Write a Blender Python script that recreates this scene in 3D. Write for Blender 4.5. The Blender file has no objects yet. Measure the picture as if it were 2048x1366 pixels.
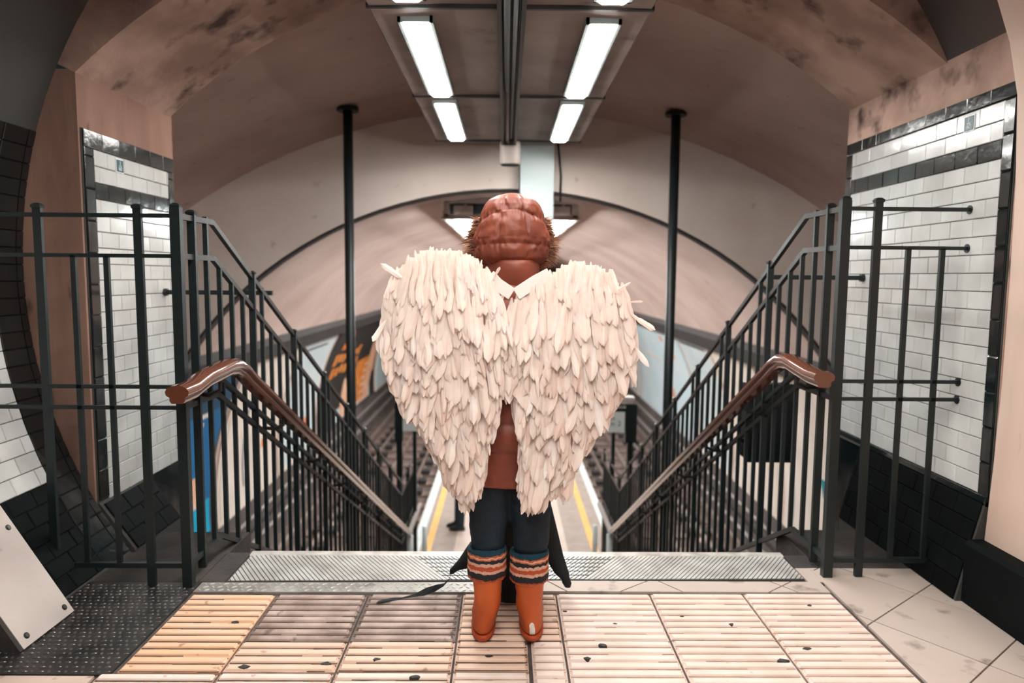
import bpy, bmesh, math, random
from mathutils import Vector, Matrix, noise, Euler
random.seed(11)
S = bpy.context.scene
COL = S.collection
R = math.radians
PI = math.pi

# ------------------------------------------------------------------ camera, world, exposure
F_PX, PITCH, YAW, ROLL, CAM_H = 1390.0, R(5.3), R(0.53), R(0.5), 1.36
fw = Vector((math.sin(YAW)*math.cos(PITCH), math.cos(YAW)*math.cos(PITCH), -math.sin(PITCH)))
r0 = fw.cross(Vector((0, 0, 1))).normalized()
u0 = r0.cross(fw)
rt = r0*math.cos(ROLL) + u0*math.sin(ROLL)
up = -r0*math.sin(ROLL) + u0*math.cos(ROLL)
cd = bpy.data.cameras.new('camera')
cam = bpy.data.objects.new('camera', cd)
COL.objects.link(cam)
cam.matrix_world = Matrix(((rt.x, up.x, -fw.x, 0), (rt.y, up.y, -fw.y, 0), (rt.z, up.z, -fw.z, CAM_H), (0, 0, 0, 1)))
cd.sensor_width = 36.0
cd.lens = 36.0*F_PX/2048.0
cd.clip_start = 0.05
cd.dof.use_dof = True
cd.dof.focus_distance = 2.6
cd.dof.aperture_fstop = 1.7
S.camera = cam

W = bpy.data.worlds.new('world')
S.world = W
W.use_nodes = True
W.node_tree.nodes['Background'].inputs[0].default_value = (0.55, 0.8, 0.85, 1)
W.node_tree.nodes['Background'].inputs[1].default_value = 0.02
S.view_settings.view_transform = 'Standard'
S.view_settings.look = 'None'
S.view_settings.exposure = 0.0
S.view_settings.gamma = 1.0
S.view_settings.use_curve_mapping = False
LAMP = 50.0          # strength of the ceiling tubes
TUNNEL_LAMP = 52.0   # strength of the tubes down on the platform

# ------------------------------------------------------------------ materials
def lin(c):
    return tuple(((x/255.0)/12.92 if x/255.0 <= 0.04045 else ((x/255.0+0.055)/1.055)**2.4) for x in c)

def mat(name, c, rough=0.6, metal=0.0, c2=None, scale=4.0, lo=0.35, hi=0.65, detail=6.0, bump=0.0, bscale=None,
        c3=None, s3=20.0, lo3=0.6, hi3=0.75, rnd=0.0, stretch=None, coat=0.0, spec=None, sub=0.0, bdist=0.01, srgb=True):
    m = bpy.data.materials.new(name)
    m.use_nodes = True
    nt = m.node_tree
    b = nt.nodes['Principled BSDF']
    L = nt.links.new
    cc = lin if srgb else (lambda x: x)
    b.inputs['Roughness'].default_value = rough
    b.inputs['Metallic'].default_value = metal
    if coat: b.inputs['Coat Weight'].default_value = coat; b.inputs['Coat Roughness'].default_value = 0.08
    if spec is not None: b.inputs['Specular IOR Level'].default_value = spec
    b.inputs['Base Color'].default_value = (*cc(c), 1)
    geo = None
    def coords():
        nonlocal geo
        if geo is None:
            g = nt.nodes.new('ShaderNodeNewGeometry')
            mp = nt.nodes.new('ShaderNodeMapping')
            if stretch: mp.inputs['Scale'].default_value = stretch
            L(g.outputs['Position'], mp.inputs['Vector'])
            geo = mp.outputs['Vector']
        return geo
    def nz(sc, det=detail):
        n = nt.nodes.new('ShaderNodeTexNoise')
        n.inputs['Scale'].default_value = sc
        n.inputs['Detail'].default_value = det
        L(coords(), n.inputs['Vector'])
        return n.outputs['Fac']
    def mix(fac, a, bb, typ='MIX'):
        x = nt.nodes.new('ShaderNodeMix'); x.data_type = 'RGBA'; x.blend_type = typ
        for s, v in ((x.inputs['Factor'], fac), (x.inputs['A'], a), (x.inputs['B'], bb)):
            if hasattr(v, 'links'): L(v, s)
            elif isinstance(v, (int, float)): s.default_value = v
            else: s.default_value = (*v, 1)
        return x.outputs['Result']
    def ramp(v, l, h):
        r = nt.nodes.new('ShaderNodeMapRange')
        r.inputs[1].default_value = l; r.inputs[2].default_value = h
        L(v, r.inputs[0])
        return r.outputs[0]
    cur = cc(c)
    if c2: cur = mix(ramp(nz(scale), lo, hi), cur, cc(c2))
    if c3: cur = mix(ramp(nz(s3), lo3, hi3), cur, cc(c3))
    if rnd:
        oi = nt.nodes.new('ShaderNodeObjectInfo')
        mr = nt.nodes.new('ShaderNodeMapRange')
        mr.inputs[3].default_value = 1-rnd; mr.inputs[4].default_value = 1+rnd*0.5
        L(oi.outputs['Random'], mr.inputs[0])
        hs = nt.nodes.new('ShaderNodeHueSaturation')
        L(mr.outputs[0], hs.inputs['Value'])
        if hasattr(cur, 'links'): L(cur, hs.inputs['Color'])
        else: hs.inputs['Color'].default_value = (*cur, 1)
        cur = hs.outputs['Color']
    if hasattr(cur, 'links'): L(cur, b.inputs['Base Color'])
    if bump:
        bp = nt.nodes.new('ShaderNodeBump')
        bp.inputs['Strength'].default_value = bump
        bp.inputs['Distance'].default_value = bdist
        L(nz(bscale or scale*3, 8), bp.inputs['Height'])
        L(bp.outputs['Normal'], b.inputs['Normal'])
    return m

def emis(name, c, strength, c2=None, scale=3.0, stretch=None):
    m = bpy.data.materials.new(name); m.use_nodes = True
    nt = m.node_tree
    b = nt.nodes['Principled BSDF']
    b.inputs['Base Color'].default_value = (0.8, 0.8, 0.8, 1)
    b.inputs['Emission Color'].default_value = (*c, 1)
    b.inputs['Emission Strength'].default_value = strength
    return m

M = {}
M['plaster'] = mat('stained_plaster', (192, 160, 146), 0.85, c2=(148, 118, 106), scale=2.2, lo=0.4, hi=0.62, c3=(74, 54, 48), s3=5.0, lo3=0.56, hi3=0.72, bump=0.5, bscale=9, bdist=0.02)
M['plaster_smooth'] = mat('painted_vault', (206, 180, 169), 0.8, c2=(184, 156, 145), scale=0.8, c3=(146, 120, 110), s3=6.0, lo3=0.66, hi3=0.8, bump=0.15, bscale=5, bdist=0.02)
M['headwall'] = mat('pale_painted_headwall', (236, 224, 216), 0.75, c2=(216, 200, 190), scale=0.9, c3=(170, 146, 136), s3=5.0, lo3=0.66, hi3=0.8, bump=0.1)  # paler than the vault: lamp light on the wall is put into its colour
M['plaster_dark'] = mat('soot_stained_vault', (84, 70, 66), 0.9, c2=(60, 54, 52), scale=1.2, bump=0.3, bscale=8)  # dark colour stands in for the shade on the near vault
M['pier'] = mat('pier_plaster', (162, 126, 110), 0.85, c2=(122, 92, 80), scale=3.0, stretch=(1, 1, .25), c3=(80, 58, 50), s3=9.0, lo3=0.66, hi3=0.74, bump=0.4, bscale=12)
M['pier_pale'] = mat('pale_pier_plaster', (212, 188, 174), 0.8, c2=(192, 164, 148), scale=3.0, stretch=(1, 1, .2), c3=(140, 104, 92), s3=14.0, lo3=0.68, hi3=0.76, bump=0.2, bscale=12)
M['tile'] = mat('white_glazed_tile', (206, 209, 207), 0.16, c2=(190, 191, 189), scale=5.0, rnd=0.1, bump=0.12, bscale=14, coat=0.5)
M['grout'] = mat('dark_grout', (62, 62, 60), 0.9)
M['black_tile'] = mat('black_glazed_tile', (18, 27, 29), 0.14, rnd=0.35, bump=0.2, bscale=14, coat=0.6)
M['dado'] = mat('dark_dado_tile', (9, 14, 15), 0.7, rnd=0.3, spec=0.1, c2=(7, 11, 12), scale=6, bump=0.2)
M['iron'] = mat('black_painted_iron', (18, 29, 31), 0.42, c2=(25, 33, 34), scale=30, bump=0.12, bscale=60, bdist=0.002)
M['iron_worn'] = mat('worn_dark_iron', (54, 45, 42), 0.42, c2=(26, 32, 33), scale=22, metal=0.2)
M['handrail'] = mat('varnished_wood', (104, 56, 37), 0.2, c2=(94, 50, 33), scale=7, stretch=(2, .5, 1), coat=1.0)
M['slab'] = mat('pink_cream_slab', (206, 184, 172), 0.7, c2=(192, 168, 154), scale=3.0, c3=(120, 96, 84), s3=14.0, lo3=0.64, hi3=0.76, rnd=0.05, bump=0.25, bscale=40, bdist=0.003)
M['slab_bar'] = mat('pink_cream_slab_bar', (226, 208, 198), 0.6, c2=(214, 194, 182), scale=6.0, c3=(110, 88, 78), s3=18.0, lo3=0.68, hi3=0.76, bump=0.2, bscale=40, bdist=0.003)
M['slab_dirty'] = mat('dirty_slab', (196, 166, 146), 0.7, c2=(178, 146, 126), scale=4.0, stretch=(.6, 2, 1), c3=(70, 56, 50), s3=9.0, lo3=0.54, hi3=0.70, rnd=0.06, bump=0.25, bscale=40, bdist=0.003)
M['slab_dirty_bar'] = mat('dirty_slab_bar', (220, 192, 172), 0.6, c2=(216, 182, 160), scale=6.0, c3=(80, 62, 54), s3=12.0, lo3=0.64, hi3=0.74, bump=0.2, bscale=40, bdist=0.003)
M['slab_grey'] = mat('grey_worn_slab', (112, 95, 88), 0.65, c2=(88, 75, 70), scale=5.0, stretch=(.5, 2, 1), c3=(56, 48, 46), s3=10.0, lo3=0.6, hi3=0.72, bump=0.25, bscale=40, bdist=0.003)
M['slab_grey_bar'] = mat('grey_worn_slab_bar', (190, 168, 157), 0.55, c2=(140, 120, 111), scale=7.0, c3=(80, 66, 62), s3=12.0, lo3=0.62, hi3=0.72)
M['slab_tan'] = mat('tan_slab', (204, 164, 136), 0.7, c2=(196, 146, 112), scale=4.0, stretch=(.6, 2, 1), c3=(80, 58, 46), s3=9.0, lo3=0.6, hi3=0.72, bump=0.25, bscale=40, bdist=0.003)
M['slab_tan_bar'] = mat('tan_slab_bar', (222, 188, 162), 0.6, c2=(226, 180, 146), scale=6.0, c3=(92, 66, 52), s3=12.0, lo3=0.64, hi3=0.72)
M['stone'] = mat('pale_stone_tile', (190, 176, 166), 0.6, c2=(184, 168, 158), scale=2.6, c3=(98, 82, 76), s3=7.0, lo3=0.6, hi3=0.76, rnd=0.06, bump=0.15, bscale=30, bdist=0.003)
M['joint'] = mat('dirty_joint', (58, 50, 48), 0.9, c2=(84, 72, 68), scale=20)
M['dirt'] = mat('groove_dirt', (70, 52, 44), 0.9, c2=(104, 80, 68), scale=18)  # dirt and painted shadow line along the foot of each bar
M['dirt_light'] = mat('faint_groove_dirt', (188, 158, 142), 0.9, c2=(156, 126, 112), scale=12)  # paler copy of the dirt and shadow line, for the clean slabs
M['gum'] = mat('trodden_gum', (52, 48, 48), 0.8)
M['plate'] = mat('dark_steel_plate', (74, 71, 70), 0.36, metal=0.5, c2=(46, 47, 47), scale=6.0, c3=(40, 42, 42), s3=14, bump=0.2, bscale=50, bdist=0.002)  # dark steel, darkened further for the shade by the wall
M['plate_light'] = mat('light_steel_plate', (176, 172, 166), 0.4, metal=0.35, c2=(140, 134, 130), scale=5.0, c3=(90, 84, 80), s3=14)  # lit copy of the steel plate, with lamp light put into its colour
M['stud'] = mat('worn_steel_stud', (116, 111, 108), 0.3, metal=0.5, c2=(84, 80, 78), scale=12)
M['tread'] = mat('worn_aluminium_tread', (206, 206, 202), 0.35, metal=0.35, c2=(176, 172, 168), scale=4.0, c3=(120, 114, 110), s3=9, lo3=0.62, hi3=0.76)
M['tread_rib'] = mat('bright_aluminium_rib', (222, 222, 218), 0.32, metal=0.35, c2=(190, 188, 184), scale=8)
M['groove'] = mat('dark_groove_filler', (66, 66, 66), 0.7)  # dark base that shows between the light ribs
M['nosing'] = mat('bright_nosing', (226, 222, 216), 0.35, metal=0.3, c2=(180, 174, 168), scale=12)
M['asphalt'] = mat('dusty_landing', (62, 55, 52), 0.85, c2=(40, 38, 37), scale=5, bump=0.4, bscale=40)
M['panel'] = mat('grey_ceiling_board', (158, 142, 136), 0.7, c2=(136, 120, 114), scale=2.5, c3=(104, 92, 90), s3=5, lo3=0.6, hi3=0.75)
M['lamp_frame'] = mat('lamp_frame_metal', (150, 160, 160), 0.4, metal=0.2)
M['diffuser'] = emis('lit_diffuser', (1.0, 0.97, 0.92), LAMP)
M['tube'] = emis('lit_platform_tube', (0.93, 1.0, 1.0), TUNNEL_LAMP)
M['grime'] = mat('brown_grime', (120, 104, 96), 0.9)
M['channel'] = mat('dark_cable_channel', (26, 31, 32), 0.5, c2=(44, 38, 36), scale=9)
M['conduit'] = mat('grey_conduit', (150, 140, 134), 0.4, metal=0.3)
M['speaker'] = mat('pale_grey_casing', (140, 130, 124), 0.5)
M['duct'] = mat('pale_blue_casing', (206, 222, 224), 0.45)
M['tray'] = mat('pale_metal_tray', (220, 212, 206), 0.45, c2=(200, 190, 184), scale=8)
M['dark'] = mat('dark_void', (28, 38, 40), 0.8)
M['trunk'] = mat('dark_brown_trunking', (62, 56, 54), 0.7, c2=(50, 46, 46), scale=5)
M['lower_wall'] = mat('sooty_tunnel_wall', (104, 90, 86), 0.85, c2=(78, 70, 68), scale=1.5, bump=0.2)  # darker brown than the vault above
M['bed'] = mat('brown_track_bed', (120, 100, 92), 0.9, c2=(92, 78, 74), scale=3, bump=0.5, bscale=20)
M['sleeper'] = mat('brown_sleeper', (136, 114, 105), 0.85, c2=(118, 98, 90), scale=4)
M['chair_iron'] = mat('dark_rail_chair', (50, 46, 45), 0.6)
M['rail_steel'] = mat('rail_steel', (176, 156, 146), 0.35, metal=0.6)
M['platform'] = mat('beige_platform_paving', (194, 174, 162), 0.7, c2=(182, 162, 150), scale=2)
M['platform_grey'] = mat('grey_brown_paving', (158, 141, 132), 0.75, c2=(146, 130, 121), scale=6)
M['yellow'] = mat('yellow_line_paint', (226, 172, 96), 0.6, c2=(216, 160, 84), scale=5)
M['white_paint'] = mat('white_edge_paint', (204, 208, 206), 0.6, c2=(190, 193, 191), scale=4)
M['wing'] = None
M['board'] = mat('painted_white_board', (202, 192, 186), 0.5, c2=(188, 176, 170), scale=3, c3=(140, 122, 112), s3=12, lo3=0.66, hi3=0.76)
M['screw'] = mat('steel_screw', (120, 116, 112), 0.35, metal=0.8)
M['leather'] = mat('orange_boot_suede', (198, 92, 36), 0.55, c2=(168, 70, 24), scale=9, stretch=(1, 1, .4), c3=(112, 50, 24), s3=16, lo3=0.6, hi3=0.76, bump=0.2, bscale=50, bdist=0.003)
M['sole'] = mat('red_brown_sole', (170, 66, 28), 0.6)
M['reflective'] = mat('pale_heel_patch', (236, 232, 224), 0.5, c2=(214, 206, 196), scale=40)
M['denim'] = mat('dark_navy_denim', (18, 36, 48), 0.85, c2=(12, 26, 36), scale=12, bump=0.3, bscale=80, bdist=0.003)
M['jacket'] = mat('rust_nylon', (134, 66, 46), 0.52, c2=(112, 52, 35), scale=9, bump=0.3, bscale=30, bdist=0.008)
M['knit_jacket_hem'] = mat('rust_ribbed_hem', (126, 52, 34), 0.7, bump=0.3, bscale=90)
M['fur'] = mat('fur_tips', (196, 150, 120), 0.7, c2=(120, 72, 48), scale=30)
M['skin'] = mat('skin', (222, 170, 146), 0.5)
M['hair'] = mat('brown_hair', (66, 42, 32), 0.6)
M['bag'] = mat('black_fabric', (22, 30, 34), 0.85, c2=(16, 22, 26), scale=14, bump=0.3, bscale=60, bdist=0.004)
M['band'] = mat('white_band', (240, 228, 220), 0.6)
M['coat'] = mat('navy_cloth', (22, 40, 50), 0.85)
M['shoe'] = mat('black_shoe', (26, 28, 30), 0.4)
M['plaque'] = mat('teal_plaque', (24, 74, 84), 0.3)
M['ink_white'] = mat('white_lettering', (226, 232, 234), 0.5)
M['sign_white'] = mat('white_sign_face', (226, 234, 234), 0.4)
M['ink_blue'] = mat('slate_lettering', (70, 110, 124), 0.5)

def feather_mat():
    m = bpy.data.materials.new('cream_feather'); m.use_nodes = True
    nt = m.node_tree; L = nt.links.new
    b = nt.nodes['Principled BSDF']
    b.inputs['Roughness'].default_value = 0.6
    oi = nt.nodes.new('ShaderNodeObjectInfo')
    g = nt.nodes.new('ShaderNodeNewGeometry')
    n = nt.nodes.new('ShaderNodeTexNoise'); n.inputs['Scale'].default_value = 26; n.inputs['Detail'].default_value = 2
    L(g.outputs['Position'], n.inputs['Vector'])
    ad = nt.nodes.new('ShaderNodeMath'); ad.operation = 'ADD'
    L(oi.outputs['Random'], ad.inputs[0]); L(n.outputs['Fac'], ad.inputs[1])
    cr = nt.nodes.new('ShaderNodeValToRGB')
    e = cr.color_ramp.elements
    e[0].position = 0.3; e[0].color = (*lin((236, 208, 194)), 1)
    e[1].position = 1.0; e[1].color = (*lin((250, 240, 232)), 1)
    mr = nt.nodes.new('ShaderNodeMapRange'); mr.inputs[2].default_value = 1.6
    L(ad.outputs[0], mr.inputs[0]); L(mr.outputs[0], cr.inputs[0])
    L(cr.outputs[0], b.inputs['Base Color'])
    tr = nt.nodes.new('ShaderNodeBsdfTranslucent')
    L(cr.outputs[0], tr.inputs['Color'])
    mx = nt.nodes.new('ShaderNodeMixShader'); mx.inputs[0].default_value = 0.22
    L(b.outputs[0], mx.inputs[1]); L(tr.outputs[0], mx.inputs[2])
    L(mx.outputs[0], nt.nodes['Material Output'].inputs[0])
    return m
M['wing'] = feather_mat()

def cuff_mat():
    m = bpy.data.materials.new('striped_knit'); m.use_nodes = True
    nt = m.node_tree; L = nt.links.new
    b = nt.nodes['Principled BSDF']; b.inputs['Roughness'].default_value = 0.9
    tc = nt.nodes.new('ShaderNodeTexCoord')
    sx = nt.nodes.new('ShaderNodeSeparateXYZ'); L(tc.outputs['Generated'], sx.inputs[0])
    n = nt.nodes.new('ShaderNodeTexNoise'); n.inputs['Scale'].default_value = 60; n.inputs['Detail'].default_value = 1
    g = nt.nodes.new('ShaderNodeNewGeometry'); L(g.outputs['Position'], n.inputs['Vector'])
    ma = nt.nodes.new('ShaderNodeMath'); ma.operation = 'MULTIPLY_ADD'; ma.inputs[1].default_value = 0.10
    L(n.outputs['Fac'], ma.inputs[0]); L(sx.outputs['Z'], ma.inputs[2])
    cr = nt.nodes.new('ShaderNodeValToRGB'); cr.color_ramp.interpolation = 'CONSTANT'
    stops = [(0.0, (34, 40, 50)), (0.13, (222, 140, 104)), (0.18, (196, 88, 52)), (0.24, (34, 36, 44)), (0.33, (34, 36, 44)),
             (0.41, (228, 178, 156)), (0.49, (196, 84, 50)), (0.60, (228, 178, 156)), (0.68, (36, 38, 44)),
             (0.77, (216, 120, 80)), (0.81, (238, 190, 160)), (0.85, (206, 100, 62)), (0.90, (16, 62, 80))]
    e = cr.color_ramp.elements
    for i, (p, c) in enumerate(stops):
        x = e[i] if i < 2 else e.new(p)
        x.position = p; x.color = (*lin(c), 1)
    L(ma.outputs[0], cr.inputs[0]); L(cr.outputs[0], b.inputs['Base Color'])
    bp = nt.nodes.new('ShaderNodeBump'); bp.inputs['Strength'].default_value = 0.6; bp.inputs['Distance'].default_value = 0.006
    w = nt.nodes.new('ShaderNodeTexWave'); w.inputs['Scale'].default_value = 60
    L(g.outputs['Position'], w.inputs['Vector']); L(w.outputs['Fac'], bp.inputs['Height']); L(bp.outputs[0], b.inputs['Normal'])
    return m
M['cuff'] = cuff_mat()

# ------------------------------------------------------------------ mesh builder
class MB:
    def __init__(s): s.v, s.f = [], []
    def add(s, vs, fs):
        o = len(s.v); s.v += [tuple(p) for p in vs]; s.f += [tuple(i+o for i in f) for f in fs]; return s
    def box(s, c, d, rot=None):
        x, y, z = d[0]/2, d[1]/2, d[2]/2
        vs = [Vector(p) for p in ((-x,-y,-z),(x,-y,-z),(x,y,-z),(-x,y,-z),(-x,-y,z),(x,-y,z),(x,y,z),(-x,y,z))]
        if rot: vs = [rot @ p for p in vs]
        c = Vector(c)
        return s.add([p+c for p in vs], [(0,3,2,1),(4,5,6,7),(0,1,5,4),(1,2,6,5),(2,3,7,6),(3,0,4,7)])
    def bb(s, x0, x1, y0, y1, z0, z1): return s.box(((x0+x1)/2,(y0+y1)/2,(z0+z1)/2), (x1-x0,y1-y0,z1-z0))
    def sweep(s, pts, prof, upv=(0,0,1), caps=True):
        pts = [Vector(p) for p in pts]; n = len(prof); vs = []
        for i, p in enumerate(pts):
            a = pts[i]-pts[i-1] if i else pts[1]-pts[0]
            b = pts[i+1]-pts[i] if i < len(pts)-1 else pts[-1]-pts[-2]
            t = (a.normalized()+b.normalized()).normalized()
            side = t.cross(Vector(upv)).normalized(); u = side.cross(t)
            k = 1/max(.5, t.dot(a.normalized()))
            for x, y in prof: vs.append(p+side*x+u*y*k)
        fs = []
        for i in range(len(pts)-1):
            for j in range(n):
                fs.append((i*n+j, i*n+(j+1)%n, (i+1)*n+(j+1)%n, (i+1)*n+j))
        if caps: fs += [tuple(range(n))[::-1], tuple((len(pts)-1)*n+j for j in range(n))]
        return s.add(vs, fs)
    def rect(s, pts, w, h, upv=(0,0,1)): return s.sweep(pts, [(-w/2,-h/2),(w/2,-h/2),(w/2,h/2),(-w/2,h/2)], upv)
    def tube(s, pts, r, n=8, upv=(0,0,1)): return s.sweep(pts, [(r*math.cos(2*PI*i/n), r*math.sin(2*PI*i/n)) for i in range(n)], upv)
    def loft(s, rings, closed=True, caps=True):
        n = len(rings[0]); vs = [p for r in rings for p in r]; fs = []
        m = n if closed else n-1
        for i in range(len(rings)-1):
            for j in range(m): fs.append((i*n+j, i*n+(j+1)%n, (i+1)*n+(j+1)%n, (i+1)*n+j))
        if caps and closed: fs += [tuple(range(n))[::-1], tuple((len(rings)-1)*n+j for j in range(n))]
        return s.add(vs, fs)
    def prism(s, poly, z0, z1):
        n = len(poly)
        a = sum(poly[i][0]*poly[(i+1)%n][1]-poly[(i+1)%n][0]*poly[i][1] for i in range(n))
        if a < 0: poly = poly[::-1]
        vs = [(x,y,z0) for x,y in poly]+[(x,y,z1) for x,y in poly]
        return s.add(vs, [tuple(range(n))[::-1], tuple(range(n,2*n))]+[(i,(i+1)%n,n+(i+1)%n,n+i) for i in range(n)])
    def xprism(s, poly, y0, y1):      # poly in (x, z), extruded along y
        n = len(poly)
        vs = [(x,y0,z) for x,z in poly]+[(x,y1,z) for x,z in poly]
        return s.add(vs, [tuple(range(n)), tuple(range(n,2*n))[::-1]]+[(i,n+i,n+(i+1)%n,(i+1)%n) for i in range(n)])
    def mesh(s, name, m=None, smooth=False):
        me = bpy.data.meshes.new(name); me.from_pydata(s.v, [], s.f)
        if m: me.materials.append(m)
        if smooth: me.polygons.foreach_set('use_smooth', [True]*len(me.polygons))
        me.update(); return me

def link(name, me, parent=None, loc=None, rot=None, scale=None, kind=None):
    o = bpy.data.objects.new(name, me); COL.objects.link(o)
    if loc is not None: o.location = loc
    if rot is not None: o.rotation_euler = rot
    if scale is not None: o.scale = scale
    if parent is not None:
        o.parent = parent; o.matrix_parent_inverse = ABS[parent.name].inverted()
    ABS[o.name] = Matrix.LocRotScale(o.location, o.rotation_euler, o.scale)
    if kind: o['kind'] = kind
    return o
ABS = {}
def part(name, mb, m, parent, smooth=False, kind=None, fix=True):
    me = mb.mesh(name, m, smooth)
    if fix: clean(me)
    return link(name, me, parent, kind=kind)
def clean(me):
    bm = bmesh.new(); bm.from_mesh(me); bmesh.ops.recalc_face_normals(bm, faces=bm.faces); bm.to_mesh(me); bm.free()
def struct(name, mb, m, parent=None, smooth=False, fix=False):
    return part(name, mb, m, parent, smooth, 'structure', fix)
def thing(name, label, cat, loc=(0,0,0), group=None):
    o = bpy.data.objects.new(name, None); COL.objects.link(o); o.location = loc; o.empty_display_size = .1
    ABS[o.name] = Matrix.Translation(loc)
    o['label'] = label; o['category'] = cat
    if group: o['group'] = group
    return o
def tag(o, label, cat, group=None):
    o['label'] = label; o['category'] = cat
    if group: o['group'] = group
    return o
def auto_smooth(o, ang=40):
    me = o.data
    me.polygons.foreach_set('use_smooth', [True]*len(me.polygons))
    me.set_sharp_from_angle(angle=R(ang))
    return o
def text_part(name, body, size, m, mat_world, parent, extrude=.001, align='CENTER'):
    c = bpy.data.curves.new(name, 'FONT'); c.body = body; c.size = size; c.extrude = extrude
    c.align_x = align; c.align_y = 'CENTER'
    t = bpy.data.objects.new(name+'_tmp', c); COL.objects.link(t)
    dg = bpy.context.evaluated_depsgraph_get()
    me = bpy.data.meshes.new_from_object(t.evaluated_get(dg))
    bpy.data.objects.remove(t)
    me.transform(mat_world); me.materials.clear(); me.materials.append(m)
    return link(name, me, parent)

# ------------------------------------------------------------------ vaults and walls
def arc(cx, cz, r, a0, a1, n): return [(cx+r*math.cos(R(a0+(a1-a0)*i/n)), cz+r*math.sin(R(a0+(a1-a0)*i/n))) for i in range(n+1)]
def sheet(mb, curve0, y0, curve1, y1, ny=1):
    n = len(curve0); vs = []
    for k in range(ny+1):
        t = k/ny
        for (a, b), (c, d) in zip(curve0, curve1): vs.append((a+(c-a)*t, y0+(y1-y0)*t, b+(d-b)*t))
    fs = [(k*n+i, k*n+i+1, (k+1)*n+i+1, (k+1)*n+i) for k in range(ny) for i in range(n-1)]
    return mb.add(vs, fs)

# the low rib vault over the stair head
XL, XR, ZL, ZR, ZC = -2.0, 2.05, 2.285, 2.37, 3.10
RY0, RY1 = 3.33, 4.24
def circ3(p, q, r):
    ax, ay, bx, by, cx, cy = *p, *q, *r
    d = 2*(ax*(by-cy)+bx*(cy-ay)+cx*(ay-by))
    ux = ((ax*ax+ay*ay)*(by-cy)+(bx*bx+by*by)*(cy-ay)+(cx*cx+cy*cy)*(ay-by))/d
    uy = ((ax*ax+ay*ay)*(cx-bx)+(bx*bx+by*by)*(ax-cx)+(cx*cx+cy*cy)*(bx-ax))/d
    return ux, uy, math.hypot(ax-ux, ay-uy)
rcx, rcz, rcr = circ3((XL, ZL), (0.03, ZC), (XR, ZR))
aL = math.degrees(math.atan2(ZL-rcz, XL-rcx)); aR = math.degrees(math.atan2(ZR-rcz, XR-rcx))
rib = arc(rcx, rcz, rcr, aL, aR, 40)
TC, TR = 1.36, 2.29                # near passage tube: centre height, radius
def on_tube(x, z, r=TR):
    d = math.hypot(x, z-TC); return (x*r/d, TC+(z-TC)*r/d)
b = MB()
sheet(b, rib, RY0, rib, RY1, 6)
outer = [on_tube(x, z, TR+.02) for x, z in rib]
sheet(b, outer, RY0, rib, RY0)
cham = [(x*1.0, -2.64+math.sqrt(5.63**2-x*x)) for x, z in rib]
sheet(b, rib, RY1, [(x, max(z2, z+.01)) for (x, z), (x2, z2) in zip(rib, cham)], RY1+.01)
struct('ceiling', b, M['plaster'], smooth=False)

# near tube: left curved wall + crown (wall_left_near is tiled lower down)
a_top_l = 150.0
wl = arc(0, TC, TR, 217, a_top_l, 30)
struct('wall_left.001', sheet(MB(), wl, -3.2, wl, RY0, 4), M['grout'], smooth=True)
a_r = math.degrees(math.atan2(2.38-TC, 2.05))
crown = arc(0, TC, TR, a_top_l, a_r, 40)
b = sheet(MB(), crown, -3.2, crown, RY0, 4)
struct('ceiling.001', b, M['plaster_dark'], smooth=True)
# right near pier (plaster above a projecting black base)
pier_prof = [(2.03, .27), (2.045, .6), (2.055, .95), (2.055, 1.36), (2.05, 1.75), (2.03, 2.1), (1.985, 2.3), (1.92, 2.47), (1.80, 2.72), (1.63, 2.97)]
b = MB().xprism(pier_prof+[(1.9, 3.4), (2.5, 3.4), (2.5, .27)], -3.2, 2.83)
o = struct('wall_right.001', b, M['pier_pale'], fix=True)
b = MB().xprism([(1.955, 0), (1.955, .25), (1.97, .27), (2.5, .27), (2.5, 0)], -3.2, 2.84)
struct('trim_1', b, M['dado'], fix=True)
# straight side walls under the rib
wr = struct('wall_right', MB().bb(XR, 2.5, 2.83, RY1+.02, -.2, 2.385), M['plaster'])
wlft = struct('wall_left', MB().bb(-2.5, XL, RY0, RY1+.02, -.2, 2.30), M['pier'])
# sloping black skirting under the tiles
b = MB().xprism([(XR+.02, .43), (XR-.012, .43), (XR-.02, .42), (1.93, 0), (1.93, -1.4), (2.1, -1.4)], 2.84, 3.88)
skr = struct('trim_2', b, M['grout'], fix=True)
b = MB().xprism([(XL-.02, .235), (XL+.012, .235), (XL+.02, .225), (-1.82, 0), (-1.82, -1.4), (-2.1, -1.4)], 3.34, 3.82)
skl = struct('trim_3', b, M['grout'], fix=True)
struct('wall_back', MB().bb(-2.5, 2.6, -3.3, -3.2, -.2, 3.9), M['plaster_dark'])

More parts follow.
